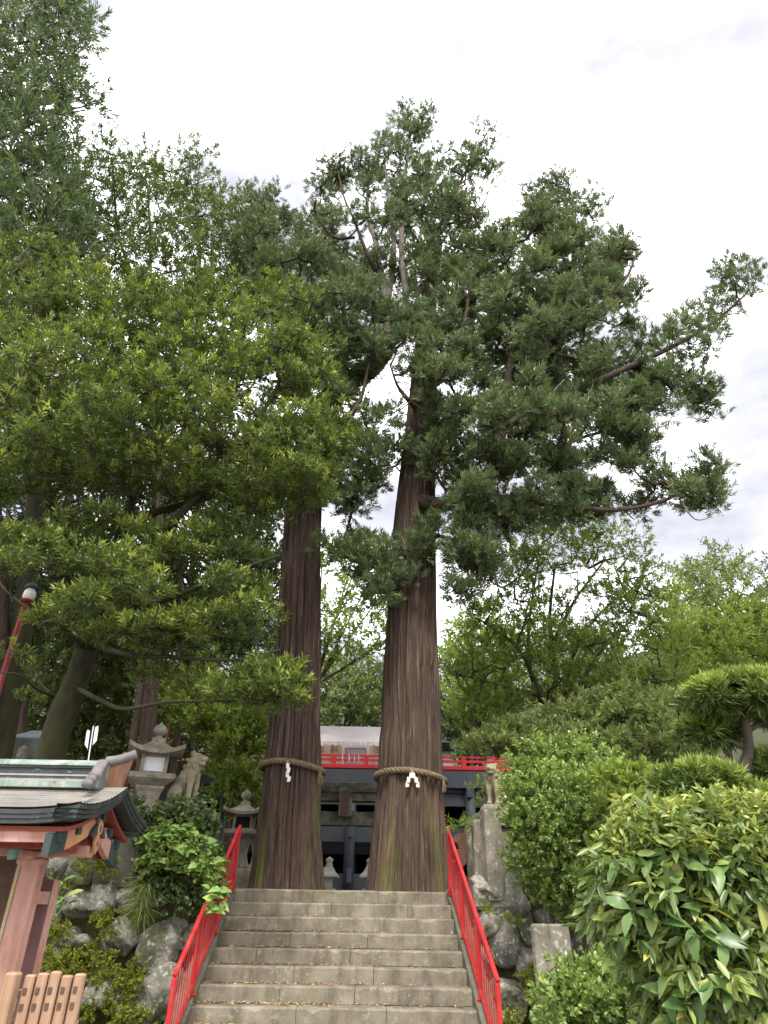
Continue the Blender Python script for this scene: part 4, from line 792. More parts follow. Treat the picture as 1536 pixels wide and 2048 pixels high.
def foliage(C, R_, lf, g):
    lf = dict(lf); m = lf.pop('m'); up = lf.pop('up', .5); fl = lf.pop('flat', .75); sh = lf.pop('shell', .55); ow = lf.pop('outw', 1.); ji = lf.pop('jit', .6); hs = lf.pop('hue', (.45, .25)); yt = lf.pop('young', 0.0); K = lf.pop('K'); sl = lf.pop('sl')
    b, a, oz = sprigs(C, R_, m, g, up, fl, sh, ow, ji); ch = np.repeat(g.normal(size=len(C)), m)*.5+g.normal(size=len(b))*.6
    h = hs[0]+hs[1]*ch*.5+yt*np.clip(oz, 0, 1); return leaves(b, a, sl*g.uniform(.75, 1.25, len(b)), K, lf.pop('L'), lf.pop('W'), g, hue=h, **lf)
LM = dict(
    cedar=leafmat('cedar_needles', [(0, (.10, .06, .03)), (.06, (.030, .047, .021)), (.5, (.070, .100, .045)), (1, (.155, .185, .078))], .55, .25, .3, sat=.97),
    broad=leafmat('broad_leaf', [(0, (.026, .041, .013)), (.45, (.054, .079, .022)), (.75, (.115, .145, .034)), (1, (.24, .27, .058))], .42, .33, .4, sat=1.),
    dark=leafmat('evergreen_leaf', [(0, (.022, .036, .014)), (.5, (.045, .070, .026)), (1, (.085, .120, .040))], .45, .28, .4),
    mid=leafmat('woodland_leaf', [(0, (.045, .062, .022)), (.5, (.088, .114, .040)), (1, (.17, .195, .068))], .5, .35, .35, sat=1.),
    light=leafmat('light_leaf', [(0, (.06, .09, .022)), (.5, (.115, .155, .040)), (1, (.22, .26, .075))], .5, .42, .35, sat=1.06),
    maple=leafmat('bright_leaf', [(0, (.055, .08, .016)), (.5, (.115, .155, .028)), (1, (.21, .25, .05))], .5, .45, .3),
    box=leafmat('glossy_small_leaf', [(0, (.055, .085, .022)), (.5, (.115, .165, .045)), (1, (.22, .27, .08))], .36, .28, .5, sat=1.06),
    podo=leafmat('podocarpus_leaf', [(0, (.040, .062, .018)), (.5, (.10, .14, .034)), (1, (.25, .29, .075))], .4, .25, .5, sat=1.06),
    ivy=leafmat('ivy_leaf', [(0, (.025, .045, .014)), (.5, (.060, .095, .026)), (1, (.17, .21, .05))], .4, .3, .45),
    moss=leafmat('moss_fern', [(0, (.07, .08, .016)), (.5, (.15, .165, .030)), (1, (.26, .26, .05))], .7, .35, .2, sat=1.06),
    litter=leafmat('dry_leaf', [(0, (.13, .065, .03)), (.5, (.30, .17, .09)), (1, (.46, .31, .18))], .8, .15, .2),
    big=leafmat('spotted_shrub_leaf', [(0, (.045, .085, .026)), (.45, (.080, .132, .040)), (.8, (.125, .185, .060)), (.94, (.18, .225, .07)), (1, (.30, .30, .08))], .36, .25, .5, veins=(.36, .33, .08), sat=1.06),
    bigfill=leafmat('spotted_shrub_fill', [(0, (.035, .055, .018)), (.5, (.10, .14, .045)), (.8, (.20, .225, .065)), (1, (.38, .35, .10))], .35, .25, .5, sat=1.06),
    vine=leafmat('heart_leaf', [(0, (.115, .195, .055)), (.5, (.16, .255, .075)), (1, (.22, .31, .095))], .45, .35, .35, veins=(.20, .29, .08), sat=1.06),
)
# ---------------------------------------------------------------- the two cedars: limbs and crowns
CED = dict(m=20, K=17, sl=.24, L=.14, W=.027, shell=.4, alpha=(.35, .95), up=.75, flat=.8, hue=(.50, .30), fold=.1, flatup=.3, tipbias=.3, outw=1.1, jit=.5, young=.12)
def lim(pts, r0, r1): return ([P(*q) for q in pts], r0, r1)
def limd(pts, r0, r1): return lim([(x, y, CY+max(-1.0, d-CY)) for x, y, d in pts], r0, r1)
def limc(pts, r0, r1): return lim([(x, y, CY+max(-1.75, d-CY)) for x, y, d in pts], r0, r1)
c = CY
limbs1 = [limd([(778, 690, c), (772, 610, c), (758, 530, c-.1), (752, 485, c-.2), (735, 425, c-.3), (738, 345, c-.3)], .17, .04), limd([(772, 605, c), (785, 540, c+.2), (787, 470, c+.3), (778, 400, c+.3), (770, 330, c+.3)], .13, .04),
    limd([(778, 692, c), (806, 640, c-.2), (812, 590, c-.3), (803, 500, c-.3), (806, 400, c-.3), (816, 300, c-.3), (822, 230, c-.3)], .17, .03), limd([(806, 527, c-.3), (845, 500, c-.5), (880, 450, c-.6), (915, 375, c-.6), (950, 310, c-.5), (978, 258, c-.4)], .09, .025),
    limd([(760, 560, c), (735, 510, c-.6), (708, 440, c-.8), (690, 400, c-.9), (675, 340, c-.9)], .07, .02), limd([(708, 475, c-.7), (670, 475, c-1.0), (640, 440, c-1.2), (632, 400, c-1.2)], .05, .02),
    limd([(815, 520, c-.3), (850, 548, c-.9), (885, 560, c-1.2), (925, 553, c-1.4)], .045, .02), limd([(880, 450, c-.6), (930, 440, c-.8), (965, 410, c-.9), (985, 360, c-.9)], .04, .015),
    limd([(640, 830, c), (600, 760, c-1), (560, 650, c-1.4), (530, 540, c-1.5), (515, 470, c-.4)], .14, .02), limd([(625, 880, c), (680, 850, c-1), (720, 800, c-1.5), (740, 720, c-1.8)], .12, .03), limd([(610, 1000, c), (660, 930, c-.9), (700, 920, c-1.3), (715, 960, c-1.5)], .10, .03),
    limd([(640, 830, c), (670, 700, c+1), (650, 560, c+1.5), (600, 480, c+1.6)], .13, .03), limd([(720, 745, c), (820, 640, c+1.4), (880, 560, c+1.8), (920, 500, c+1.9)], .12, .03)]
polyA = [(500, 375), (545, 380), (590, 420), (625, 410), (640, 345), (680, 318), (745, 318), (760, 300), (790, 300), (795, 225), (822, 212), (858, 240), (850, 300), (880, 330), (905, 315), (935, 330), (930, 258), (985, 250), (998, 290), (965, 310), (985, 345), (1005, 395), (965, 425), (960, 500), (930, 560), (850, 600), (820, 680), (750, 760), (715, 830), (700, 900), (720, 985), (690, 1030), (640, 1010), (560, 1000), (530, 900), (500, 700), (480, 480)]
lowA = [(700, 940), (735, 960), (735, 1005), (700, 1030), (670, 1000)]
A1 = fill(polyA, c-.2, 2.4, 56, 11, 3, 29, .80, front=[(775, 540, 58, 130), (790, 640, 44, 60), (740, 735, 60, 30), (850, 490, 40, 26), (700, 470, 30, 20)]); A2 = fill([(640, 1030), (700, 1060), (760, 1110), (745, 1180), (715, 1200), (690, 1160), (650, 1120)], c-.6, .8, 36, 12, 2, 20, .8)
A3 = fill([(668, 880), (760, 870), (775, 950), (740, 1000), (700, 1030), (665, 960)], c-.5, .9, 36, 16, 2, 20, .85)
A1b = fill([(520, 440), (620, 420), (680, 340), (800, 330), (930, 420), (920, 540), (830, 640), (740, 740), (640, 800), (540, 700)], c+1.2, 1.0, 58, 14, 1, 30, .85)
A1 = tuple(np.concatenate(q) for q in zip(boughs(A1, 8, .75, .40, 13), boughs(A1b, 8, .75, .4, 15)))
tree(None, None, None, None, None, limbs1+[([ced[0][1][k] for k in (4, 5, 6, 7, 8, 9)], .2, .15)], [A1, A2, A3], [dict(CED, m=9, K=14), CED, CED], 'bark_red', 'cedar', 21, root=ced[0][0], pale=3, sag=.10, r_tip=.009, kr=.0055)
limbs2 = [limc([(832, 1000, c), (880, 1010, c-1.0), (945, 985, c-1.6), (985, 930, c-1.7), (1003, 860, c-1.7), (1015, 760, c-1.6), (1035, 655, c-1.5), (1062, 550, c-1.4), (1100, 440, c-1.3)], .22, .05),
    limc([(1003, 855, c-1.7), (1130, 792, c-1.7), (1260, 733, c-1.7), (1370, 680, c-1.7), (1440, 635, c-1.7), (1495, 585, c-1.7)], .12, .02),
    limc([(1065, 760, c-1.6), (1110, 690, c-1.9), (1180, 640, c-2.0), (1250, 560, c-2.0), (1275, 500, c-1.9)], .08, .025), limc([(1062, 555, c-1.4), (1110, 500, c-1.2), (1150, 430, c-1.1), (1140, 380, c-1.1)], .06, .02),
    limc([(945, 985, c-1.6), (1030, 1000, c-2.4), (1120, 1010, c-2.8), (1230, 1020, c-1.9-.1), (1330, 1000, c-1.9-.3), (1400, 960, c-2.1)], .10, .025), limc([(1003, 880, c-1.7), (1090, 900, c-2.4), (1180, 870, c-1.9), (1280, 850, c-1.9-.1)], .08, .02),
    limc([(845, 800, c), (900, 720, c-1.4), (930, 640, c-1.9), (940, 560, c-2.0)], .12, .03), limc([(843, 830, c), (800, 780, c-1.2), (780, 730, c-1.5)], .07, .02),
    limc([(848, 740, c), (900, 620, c+.9), (960, 520, c+1.2), (1010, 450, c+1.3)], .12, .03), limc([(850, 700, c), (830, 620, c-.8), (840, 580, c-1)], .08, .02), limc([(832, 1060, c), (870, 1070, c-.9), (930, 1090, c-1.4), (960, 1140, c-1.6)], .07, .02), limc([(828, 1120, c), (800, 1110, c-.7), (775, 1130, c-.9)], .05, .02)]
polyB = [(840, 580), (900, 610), (940, 520), (960, 440), (1010, 402), (1070, 385), (1110, 372), (1150, 370), (1148, 410), (1190, 430), (1215, 445), (1235, 475), (1282, 492), (1262, 530), (1285, 570), (1325, 612), (1300, 645), (1240, 670), (1260, 730), (1330, 770), (1400, 745), (1435, 790), (1410, 830), (1330, 830), (1290, 850), (1310, 900), (1280, 940), (1310, 985), (1350, 950), (1400, 925), (1440, 950), (1425, 1015), (1340, 1045), (1250, 1050), (1150, 1040), (1060, 1060), (1020, 1080), (990, 1150), (960, 1190), (915, 1200), (885, 1150), (875, 1060), (890, 1000), (870, 930), (870, 830), (790, 800), (775, 740), (800, 690)]
polyB2 = [(1335, 665), (1375, 640), (1415, 610), (1425, 570), (1470, 535), (1515, 540), (1530, 575), (1500, 625), (1460, 650), (1440, 690), (1450, 735), (1415, 745), (1390, 710), (1350, 715)]
polyB3 = [(720, 780), (800, 800), (815, 900), (780, 1000), (740, 960), (715, 880)]
B1 = fill(polyB, c-1.2, 2.4, 56, 31, 3, 29, .78, gaps=GAPS+[(1230, 965, 46, 18), (1100, 1010, 50, 14), (1330, 890, 36, 34), (1180, 895, 50, 12), (1250, 1040, 40, 12), (1330, 1000, 18, 12)], front=[(1020, 740, 22, 120), (1180, 770, 80, 16), (1110, 790, 60, 18), (1300, 715, 60, 14), (845, 880, 40, 90)]); tips = [(1468, 562, 34), (1500, 578, 22), (1440, 598, 22), (1400, 640, 24), (1368, 664, 18), (1432, 672, 15), (1512, 556, 18), (1335, 682, 20), (1452, 545, 22), (1415, 618, 20), (1485, 540, 20), (1385, 735, 20), (1290, 708, 22), (1320, 715, 22), (1355, 690, 22), (1345, 655, 20), (1385, 690, 20), (1375, 640, 22), (1410, 660, 22), (1425, 640, 22), (1330, 745, 20), (1300, 680, 20), (1455, 625, 20), (1440, 570, 20), (1360, 720, 16), (1420, 700, 14), (1475, 595, 24), (1270, 690, 20)]
B1b = fill([(880, 640), (960, 440), (1010, 402), (1150, 372), (1215, 445), (1285, 500), (1280, 570), (1235, 660), (1240, 770), (1010, 850), (890, 800)], c-.4, 1.6, 60, 37, 1, 30, .75)
B2 = (np.array([P(x_, y_, c-1.75+.25*((k*7) % 5-2)) for k, (x_, y_, r_) in enumerate(tips)]), np.array([r_*.95*px2m(P(x_, y_, c-1.75)) for x_, y_, r_ in tips])); B3 = fill(polyB3, c-.8, 1.2, 42, 33, 2, 18, .7)
B4 = fill([(835, 1010), (890, 1020), (905, 1080), (860, 1110), (870, 1190), (825, 1200), (800, 1130), (785, 1180), (775, 1120), (800, 1050)], c-.95, .25, 36, 34, 1, 18, .8)
B5 = fill([(740, 1090), (775, 1090), (790, 1160), (760, 1230), (725, 1200)], c-1.0, .5, 30, 35, 2, 18, .9)
B1 = tuple(np.concatenate(q) for q in zip(boughs(B1, 8, .75, .40, 36), boughs(B1b, 8, .75, .4, 38)))
tree(None, None, None, None, None, limbs2+[([ced[1][1][k] for k in (4, 5, 6, 7, 8, 9)], .2, .06)], [B1, B2, B3, B4, B5], [dict(CED, m=9, K=14), CED, CED, CED, CED], 'bark_red', 'cedar', 22, root=ced[1][0], sag=.10, r_tip=.009, kr=.0055)
# looping dead twigs on the cedars
for lp in ([(1128, 760, c-1.9), (1108, 785, c-2), (1118, 815, c-2.05), (1150, 806, c-2.1), (1184, 776, c-2.1), (1182, 736, c-2.0)], [(1480, 600, c-1.8), (1492, 630, c-1.85), (1522, 638, c-1.9)], [(1360, 1000, c-1.9), (1390, 1038, c-2), (1425, 1034, c-2)], [(1000, 690, c-1.9), (1050, 650, c-2), (1085, 590, c-2)]):
    MB().tube(spline([P(*q) for q in lp], 6), np.linspace(.022, .008, 6*(len(lp)-1)+1), 6).build('dead_twig', M['bark_pale'], ced[1][0], world=True, smooth=True)
# ---------------------------------------------------------------- broadleaf tree over the notice board
F1 = [(-60, 470), (40, 478), (90, 470), (150, 520), (185, 580), (250, 570), (300, 555), (360, 560), (430, 555), (500, 590), (560, 575), (620, 600), (625, 655), (655, 705), (665, 780), (672, 850), (680, 900), (660, 955), (630, 1005), (600, 1040), (470, 1030), (380, 1000), (250, 1010), (100, 1000), (-60, 1020)]
F2 = [(-60, 1020), (90, 1040), (200, 1040), (300, 1080), (420, 1060), (500, 1050), (530, 1110), (520, 1180), (470, 1240), (420, 1290), (330, 1300), (200, 1290), (60, 1290), (20, 1240), (-60, 1220)]
F3 = [(420, 1375), (470, 1345), (540, 1330), (600, 1350), (620, 1385), (590, 1420), (530, 1425), (450, 1415)]
F4 = [(430, 1180), (490, 1170), (545, 1195), (570, 1230), (545, 1270), (490, 1300), (430, 1280)]
F5 = [(200, 1330), (300, 1310), (420, 1310), (440, 1350), (400, 1390), (300, 1395), (220, 1380)]
F6 = [(-40, 1290), (60, 1300), (120, 1320), (100, 1400), (40, 1420), (-40, 1420)]
BR = dict(m=16, K=10, sl=.19, L=.115, W=.031, alpha=(.5, 1.15), up=.7, flat=.42, hue=(.46, .28), young=.55, fold=.15, flatup=.9, tipbias=.5)
y = 10.2; fr = lambda poly, sp, sd, ly, rp, kp=1., T=2.2, yc=y: fill(poly, yc, T, sp, sd, ly, rp, kp)
tp = [P(88, 1560, 11.2), P(115, 1460, 11.1), P(150, 1370, 11.0), P(172, 1300, 10.9)]; tp[0][2] = ZT-.1
lb_ = [lim([(172, 1300, 10.9), (215, 1180, 10.6), (250, 1040, 10.4), (300, 880, 10.3), (340, 720, 10.2), (360, 610, 10.1)], .16, .03), lim([(170, 1300, 10.9), (130, 1130, 10.6), (90, 960, 10.3), (70, 780, 10.0), (80, 600, 9.9)], .15, .03), lim([(215, 1180, 10.6), (330, 1060, 10.0), (450, 930, 9.8), (540, 800, 9.8), (600, 680, 9.9)], .10, .025), lim([(190, 1290, 10.8), (260, 1310, 10.2), (360, 1315, 9.8), (470, 1320, 9.6), (560, 1300, 9.6)], .055, .02),
    lim([(150, 1375, 11.0), (200, 1400, 10.2), (250, 1418, 9.7), (330, 1405, 9.5), (430, 1402, 9.4), (520, 1408, 9.4)], .045, .015), lim([(250, 1040, 10.4), (400, 1000, 10.6), (560, 940, 10.5), (650, 880, 10.4)], .08, .02), lim([(110, 1395, 11.1), (70, 1375, 10.6), (40, 1350, 10.3), (0, 1345, 10.2)], .03, .012), lim([(172, 1300, 10.9), (120, 1250, 10.0), (60, 1220, 9.7), (10, 1180, 9.6)], .05, .015), lim([(200, 1230, 10.7), (330, 1200, 9.9), (450, 1150, 9.6), (560, 1110, 9.6)], .06, .02)]
tree('broadleaf_tree', 'large yellow green broadleaf tree with mossy leaning trunk behind the copper roof', 'tree', (tp[0][0], 11.2, ZT), (tp, .25, .19), lb_, [boughs(fr(F1, 62, 41, 3, 44), 8, .34, .42, 45), boughs(fill(F2, 9.9, 1.6, 66, 42, 2, 44, .9, gaps=GAPS+[(60, 1185, 62, 62), (40, 1235, 58, 70), (15, 1290, 56, 80)]), 8, .30, .42, 46), fr(F3, 26, 43, 1, 18, .9, .4, 9.4), fr(F4, 40, 44, 1, 24, .7, .5, 9.6), fr(F5, 44, 47, 2, 22, .6, .6, 10.6), fr(F6, 44, 48, 2, 22, .5, .4, 11.4)], [dict(BR, m=5), dict(BR, m=6), BR, BR, dict(BR, m=9), dict(BR, m=9)], 'bark_moss', 'broad', 51, sag=.05, twigbark='bark_grey', r_tip=.004, kr=.0028)
# tree behind it, with upright shoots against the sky
G1 = [(120, 330), (170, 300), (215, 278), (250, 320), (285, 300), (320, 345), (360, 300), (415, 310), (420, 370), (400, 400), (450, 390), (500, 395), (545, 450), (540, 520), (560, 600), (420, 640), (200, 640), (120, 520)]
gt = [P(330, 1500, 15.5), P(320, 1150, 15.5), P(310, 850, 15.2), P(300, 600, 15.0)]; gt[0][2] = ZT-.1
tree('broadleaf_tree', 'tall broadleaf tree with upright shoots against the white sky', 'tree', (gt[0][0], 15.5, ZT), (gt, .13, .06), [lim([(310, 850, 15.2), (380, 650, 15), (400, 500, 15), (380, 350, 15)], .09, .03), lim([(300, 620, 15), (240, 480, 14.9), (225, 320, 14.9)], .08, .03), lim([(310, 700, 15), (450, 560, 15.2), (490, 430, 15.2)], .08, .03), lim([(300, 600, 15), (300, 450, 15), (290, 330, 15)], .07, .02)],
    [fill(G1, 15, 2.0, 36, 61, 3, 30)], dict(BR, sl=.34, L=.17, W=.044, K=12, m=11, up=1.0, hue=(.38, .22), young=.25), 'bark_red', 'broad', 62, sag=.04)
# dense conifer at the far left, top out of frame
H1 = [(-120, -200), (100, -200), (180, -60), (178, 20), (190, 80), (175, 110), (140, 130), (195, 140), (160, 165), (190, 215), (175, 240), (140, 215), (130, 260), (140, 330), (160, 420), (200, 500), (120, 560), (-120, 560)]
ht_ = [P(-40, 1540, 12.3), P(-20, 1300, 12.2), P(-30, 900, 12.0), P(-40, 400, 11.6), P(-30, -100, 11.4)]; ht_[0][2] = ZT-.1
tree('conifer_tree', 'dark dense conifer taller than everything else, rising out of sight', 'conifer', (ht_[0][0], 12.3, ZT), (ht_, .45, .12), [lim([(-40, 300, 11.6), (80, 240, 11.2), (170, 220, 11)], .06, .02), lim([(-40, 100, 11.5), (70, 80, 11), (150, 60, 10.9)], .06, .02), lim([(-40, 450, 11.7), (60, 400, 11.2), (140, 380, 11)], .06, .02)],
    [fill(H1, 11.6, 1.8, 40, 71, 4, 30)], dict(CED, m=10, K=11, L=.21, W=.05, sl=.34, hue=(.36, .25), up=.5), 'bark_red', 'cedar', 72)
# dark evergreen mass behind on the left: separate trees
DK = dict(m=9, K=8, sl=.40, L=.235, W=.092, alpha=(.5, 1.2), up=.5, flat=.75, hue=(.4, .25), fold=.15, flatup=.8)
def bgtree(label, px, Y, poly, lmat, seed, sp=46, rp=40, T=3., lf=DK, rt=.22, ly=3, bark='bark_red', keep=1., group='woodland trees behind the shrine', bot=None, gaps=GAPS, gr=8):
    cx = np.mean([p[0] for p in poly]); top = min(p[1] for p in poly); b = P(px, 1600, Y); zb = float(terr(np.array(b[0]), np.array(Y)))-.2; b[2] = zb
    m = P(px*.7+cx*.3, (top+1500)/2+80, Y); t = P(cx, top+60, Y); return tree('woodland_tree', label, 'tree', b, ([b, m, t], rt, rt*.25), [([m, P(cx+(q[0]-cx)*.6, q[1]*.7+.3*(top+150), Y)], rt*.35, .03) for q in poly[::max(1, len(poly)//5)]], [fill(poly, Y, T, sp, seed, ly, rp, keep, gaps=gaps, gr=gr)], lf, bark, lmat, seed+1, group=group)
bgtree('dark evergreen behind the mossy leaning trunk', 60, 17, [(-80, 560), (60, 520), (200, 600), (260, 760), (250, 1000), (200, 1200), (60, 1260), (-80, 1240)], 'dark', 101, 50, 44, rt=.16)
bgtree('dark evergreen with reddish trunk behind the large stone lantern', 290, 19, [(220, 620), (400, 600), (520, 700), (560, 900), (570, 1100), (520, 1300), (380, 1340), (250, 1280), (200, 1000)], 'dark', 103, 48, 42, rt=.13)
bgtree('low dark evergreen filling the space behind the red lamp post', 30, 21, [(-80, 1150), (100, 1120), (240, 1200), (260, 1380), (200, 1520), (60, 1560), (-80, 1560)], 'mid', 105, 44, 40, rt=.12, gaps=[])
bgtree('low evergreen behind the large stone lantern', 230, 23, [(120, 1240), (300, 1200), (420, 1260), (450, 1400), (420, 1540), (300, 1580), (150, 1560)], 'mid', 107, 44, 38, rt=.12, gaps=[(355, 1330, 12, 30), (440, 1480, 8, 30)])
bgtree('slender tree behind the roped trunk with the white streamer', 470, 25, [(420, 1000), (520, 980), (580, 1080), (590, 1300), (560, 1450), (440, 1460), (400, 1250)], 'mid', 109, 44, 38, rt=.12)
MP = dict(DK, m=12, K=10, sl=.30, L=.14, W=.07, hue=(.5, .25), flatup=1.2, flat=.45)
bgtree('bright yellow green maple beside the roped trunk with the white streamer', 455, 17.5, [(330, 1360), (400, 1330), (450, 1390), (520, 1380), (545, 1430), (540, 1600), (500, 1640), (430, 1600), (420, 1500), (350, 1450)], 'maple', 111, 30, 26, 1.2, MP, .07, 2, 'bark_grey', group=None, gaps=[(500, 1524, 40, 12), (390, 1524, 50, 12)], gr=3)
# bare dark trunks at the far left
for px, Y, w, tx_, lb in ((15, 12.4, .24, 70, 'thick dark trunk beside the red lamp post'), (272, 16.5, .10, 320, 'straight reddish brown trunk behind the large stone lantern'), (360, 20, .11, 392, 'pale barked trunk behind the thin orange pole')):
    b = P(px, 1530, Y); b[2] = ZT-.2; t = spline([b, P(px*.6+tx_*.4, 1300, Y), P(tx_, 1000, Y), P(tx_+8, 800, Y)], 8); rt = empty('tree_trunk', b, label=lb, cat='tree trunk', group='bare trunks in the grove'); v, f = tube(t, np.linspace(w, w*.6, len(t)), 16); MB().add(v, f).build('trunk', M['bark_red' if px > 100 else 'bark_moss'], rt, world=True, smooth=True)
    MB().tube(spline([t[14], t[14]+np.array([.5, -.2, .5]), t[14]+np.array([1.2, -.3, .7])], 5), np.linspace(.05, .02, 11), 7).build('limb', M['bark_red'], rt, world=True, smooth=True)
# centre background
LT = dict(DK, m=10, K=9, sl=.40, L=.20, W=.10, hue=(.5, .25), flatup=1.1, flat=.5)
bgtree('airy light green tree seen between the two cedars', 600, 27, [(600, 1090), (700, 1080), (760, 1130), (800, 1170), (800, 1310), (760, 1340), (650, 1330), (600, 1300)], 'light', 121, 36, 30, 2.5, LT, .10, 2, 'bark_grey', .85)
bgtree('broad green tree behind the white tent', 690, 40, [(560, 1335), (640, 1320), (730, 1335), (760, 1360), (745, 1440), (640, 1470), (560, 1470)], 'mid', 123, 30, 28, 4, dict(DK, sl=.6, L=.3, W=.14), .3, 3, gaps=[])
bgtree('dark rounded tree behind the white tent and the torii', 800, 44, [(720, 1350), (800, 1310), (880, 1330), (890, 1470), (800, 1480), (715, 1470), (700, 1440)], 'dark', 125, 30, 28, 4, dict(DK, sl=.6, L=.3, W=.14), .3, 3, gaps=[])
bgtree('pale green tree behind the roped trunk with the cream streamer', 940, 38, [(870, 1280), (930, 1240), (1010, 1250), (1040, 1300), (1020, 1400), (960, 1440), (880, 1430)], 'light', 127, 32, 28, 4, dict(DK, sl=.55, L=.28, W=.13), .28, 3)
bgtree('dark layered evergreen behind the balcony end', 930, 33, [(870, 1400), (940, 1370), (1000, 1400), (1010, 1500), (960, 1520), (880, 1520)], 'dark', 129, 28, 25, 3, dict(DK, sl=.5, L=.25, W=.11), .25, 3, gaps=[])
bgtree('yellowish evergreen behind the balcony end, in front of the dark one', 960, 30, [(905, 1410), (960, 1380), (1010, 1420), (1000, 1460), (930, 1465)], 'light', 131, 26, 22, 2, dict(DK, sl=.4, L=.2, W=.1), .15, 2, gaps=[])
# right: airy multi-stemmed tree, hedge, woodland
RT = [(985, 1090), (1050, 1050), (1120, 1040), (1230, 1045), (1290, 1110), (1330, 1170), (1360, 1290), (1350, 1400), (1250, 1420), (1130, 1400), (1000, 1430), (930, 1400), (890, 1330), (900, 1230), (960, 1180)]
rb = [P(1110, 1500, 16.0), P(1108, 1420, 16), P(1112, 1350, 16), P(1100, 1240, 16), P(1110, 1130, 16)]; rb[0][2] = ZT-.1
tree('multi_stemmed_tree', 'airy small leaved tree with many thin stems behind the clipped shrub', 'tree', rb[0], (rb, .10, .03), [lim([(1115, 1470, 15.8), (1080, 1380, 15.6), (1030, 1290, 15.4), (960, 1240, 15.3)], .07, .02), lim([(1118, 1470, 15.9), (1160, 1370, 15.5), (1220, 1280, 15.3), (1290, 1220, 15.2)], .07, .02), lim([(1105, 1450, 16.1), (1060, 1340, 16.4), (1060, 1230, 16.5), (1080, 1110, 16.5)], .08, .02), lim([(1100, 1300, 16), (1150, 1200, 15.8), (1210, 1120, 15.8)], .06, .02), lim([(1120, 1450, 16), (1140, 1330, 16.6), (1180, 1250, 16.8), (1250, 1180, 16.9)], .07, .02), lim([(1110, 1400, 16), (1000, 1370, 15.4), (920, 1350, 15.3)], .05, .015), lim([(1120, 1400, 16), (1220, 1390, 15.4), (1320, 1340, 15.3)], .05, .015)],
    [fill(RT, 16, 2.0, 38, 141, 3, 30, .85)], dict(BR, m=13, K=10, sl=.24, L=.11, W=.040, flat=.6, hue=(.36, .3), young=.3), 'bark_grey', 'light', 142, sag=.05)
HG = dict(BR, m=13, K=10, sl=.18, L=.13, W=.042, hue=(.4, .3), young=.2)
def shrub(name, label, cat, Y, poly, lf, lmat, seed, sp, rp, T, ly=2, zb=None, stems=4, group=None, gaps=()):
    cx = np.mean([p[0] for p in poly]); by = max(p[1] for p in poly); b = P(cx, by, Y); zb = zb if zb is not None else ZT-.1; tops = np.linspace(min(p[0] for p in poly), max(p[0] for p in poly), stems+2)[1:-1]; ty_ = min(p[1] for p in poly)
    b[2] = zb; L_ = [([b+np.array([.1*(k-stems/2), .05*k, 0]), (b+P(a, (ty_+by)/2, Y))/2+np.array([0, 0, .1]), P(a, ty_*.55+by*.45, Y)], .045, .015) for k, a in enumerate(tops)]
    return tree(name, label, cat, b, None, L_, [fill(poly, Y, T, sp, seed, ly, rp, 1., gaps=gaps, gr=2)], lf, 'bark_grey', lmat, seed+1, group=group, r_tip=.004, kr=.003)
shrub('evergreen_shrub', 'tall dull green shrub behind the small leaved clipped shrub', 'shrub', 13.6, [(930, 1480), (1010, 1455), (1080, 1440), (1180, 1395), (1280, 1385), (1390, 1400), (1430, 1450), (1420, 1560), (1320, 1600), (1240, 1580), (1100, 1530), (1000, 1520), (935, 1510)], dict(HG, L=.115, W=.036, hue=(.5, .3)), 'mid', 151, 32, 28, 1.4, 3)
bgtree('yellow green tree behind the cloud pruned pine, lowest of the far trees', 1450, 21, [(1330, 1290), (1400, 1230), (1480, 1210), (1580, 1230), (1600, 1460), (1400, 1440), (1340, 1400)], 'maple', 153, 36, 32, 2.5, dict(MP, L=.16, W=.07, hue=(.35, .3)), .15, 3, gaps=[])
bgtree('tall rounded green tree on the skyline beyond the multi stemmed tree', 1420, 36, [(1330, 1200), (1345, 1150), (1390, 1120), (1440, 1108), (1490, 1130), (1520, 1160), (1530, 1300), (1440, 1340), (1340, 1320)], 'mid', 155, 32, 28, 3.5, dict(DK, sl=.55, L=.28, W=.12, hue=(.55, .3)), .3, 3, gaps=[])
bgtree('darker skyline tree beside the tall rounded one', 1540, 40, [(1500, 1180), (1540, 1130), (1620, 1140), (1640, 1320), (1520, 1340)], 'dark', 157, 32, 28, 3, dict(DK, sl=.55, L=.28, W=.12), .3, 2, gaps=[])
bgtree('round olive tree low on the hillside behind the multi stemmed tree', 1230, 34, [(1060, 1270), (1130, 1250), (1230, 1290), (1290, 1350), (1380, 1330), (1400, 1440), (1230, 1470), (1060, 1460)], 'mid', 159, 32, 28, 3, dict(DK, sl=.5, L=.25, W=.11), .25, 3, gaps=[(1290, 1320, 30, 22)])
bgtree('feathery light green tree close beside the cedar trunk, above the balcony', 930, 29, [(880, 1265), (950, 1215), (1060, 1225), (1110, 1300), (1090, 1420), (980, 1440), (885, 1400)], 'light', 221, 34, 30, 2.5, dict(LT, m=9, K=9, L=.17, W=.07, hue=(.45, .3)), .12, 2, 'bark_grey')
bgtree('soft green woodland tree in front of the skyline tree', 1300, 30, [(1190, 1320), (1250, 1270), (1340, 1240), (1420, 1260), (1430, 1420), (1300, 1450), (1200, 1430)], 'mid', 223, 34, 30, 2.5, dict(DK, L=.2, W=.08, hue=(.55, .3)), .14, 2, gaps=[(1290, 1320, 26, 18)])
bgtree('light green woodland tree between the multi stemmed tree and the pine', 1370, 26, [(1290, 1180), (1340, 1160), (1390, 1220), (1400, 1330), (1330, 1350), (1290, 1280)], 'light', 225, 34, 30, 2, dict(LT, m=8, L=.17, W=.07), .1, 2, gaps=[(1290, 1320, 26, 18)])
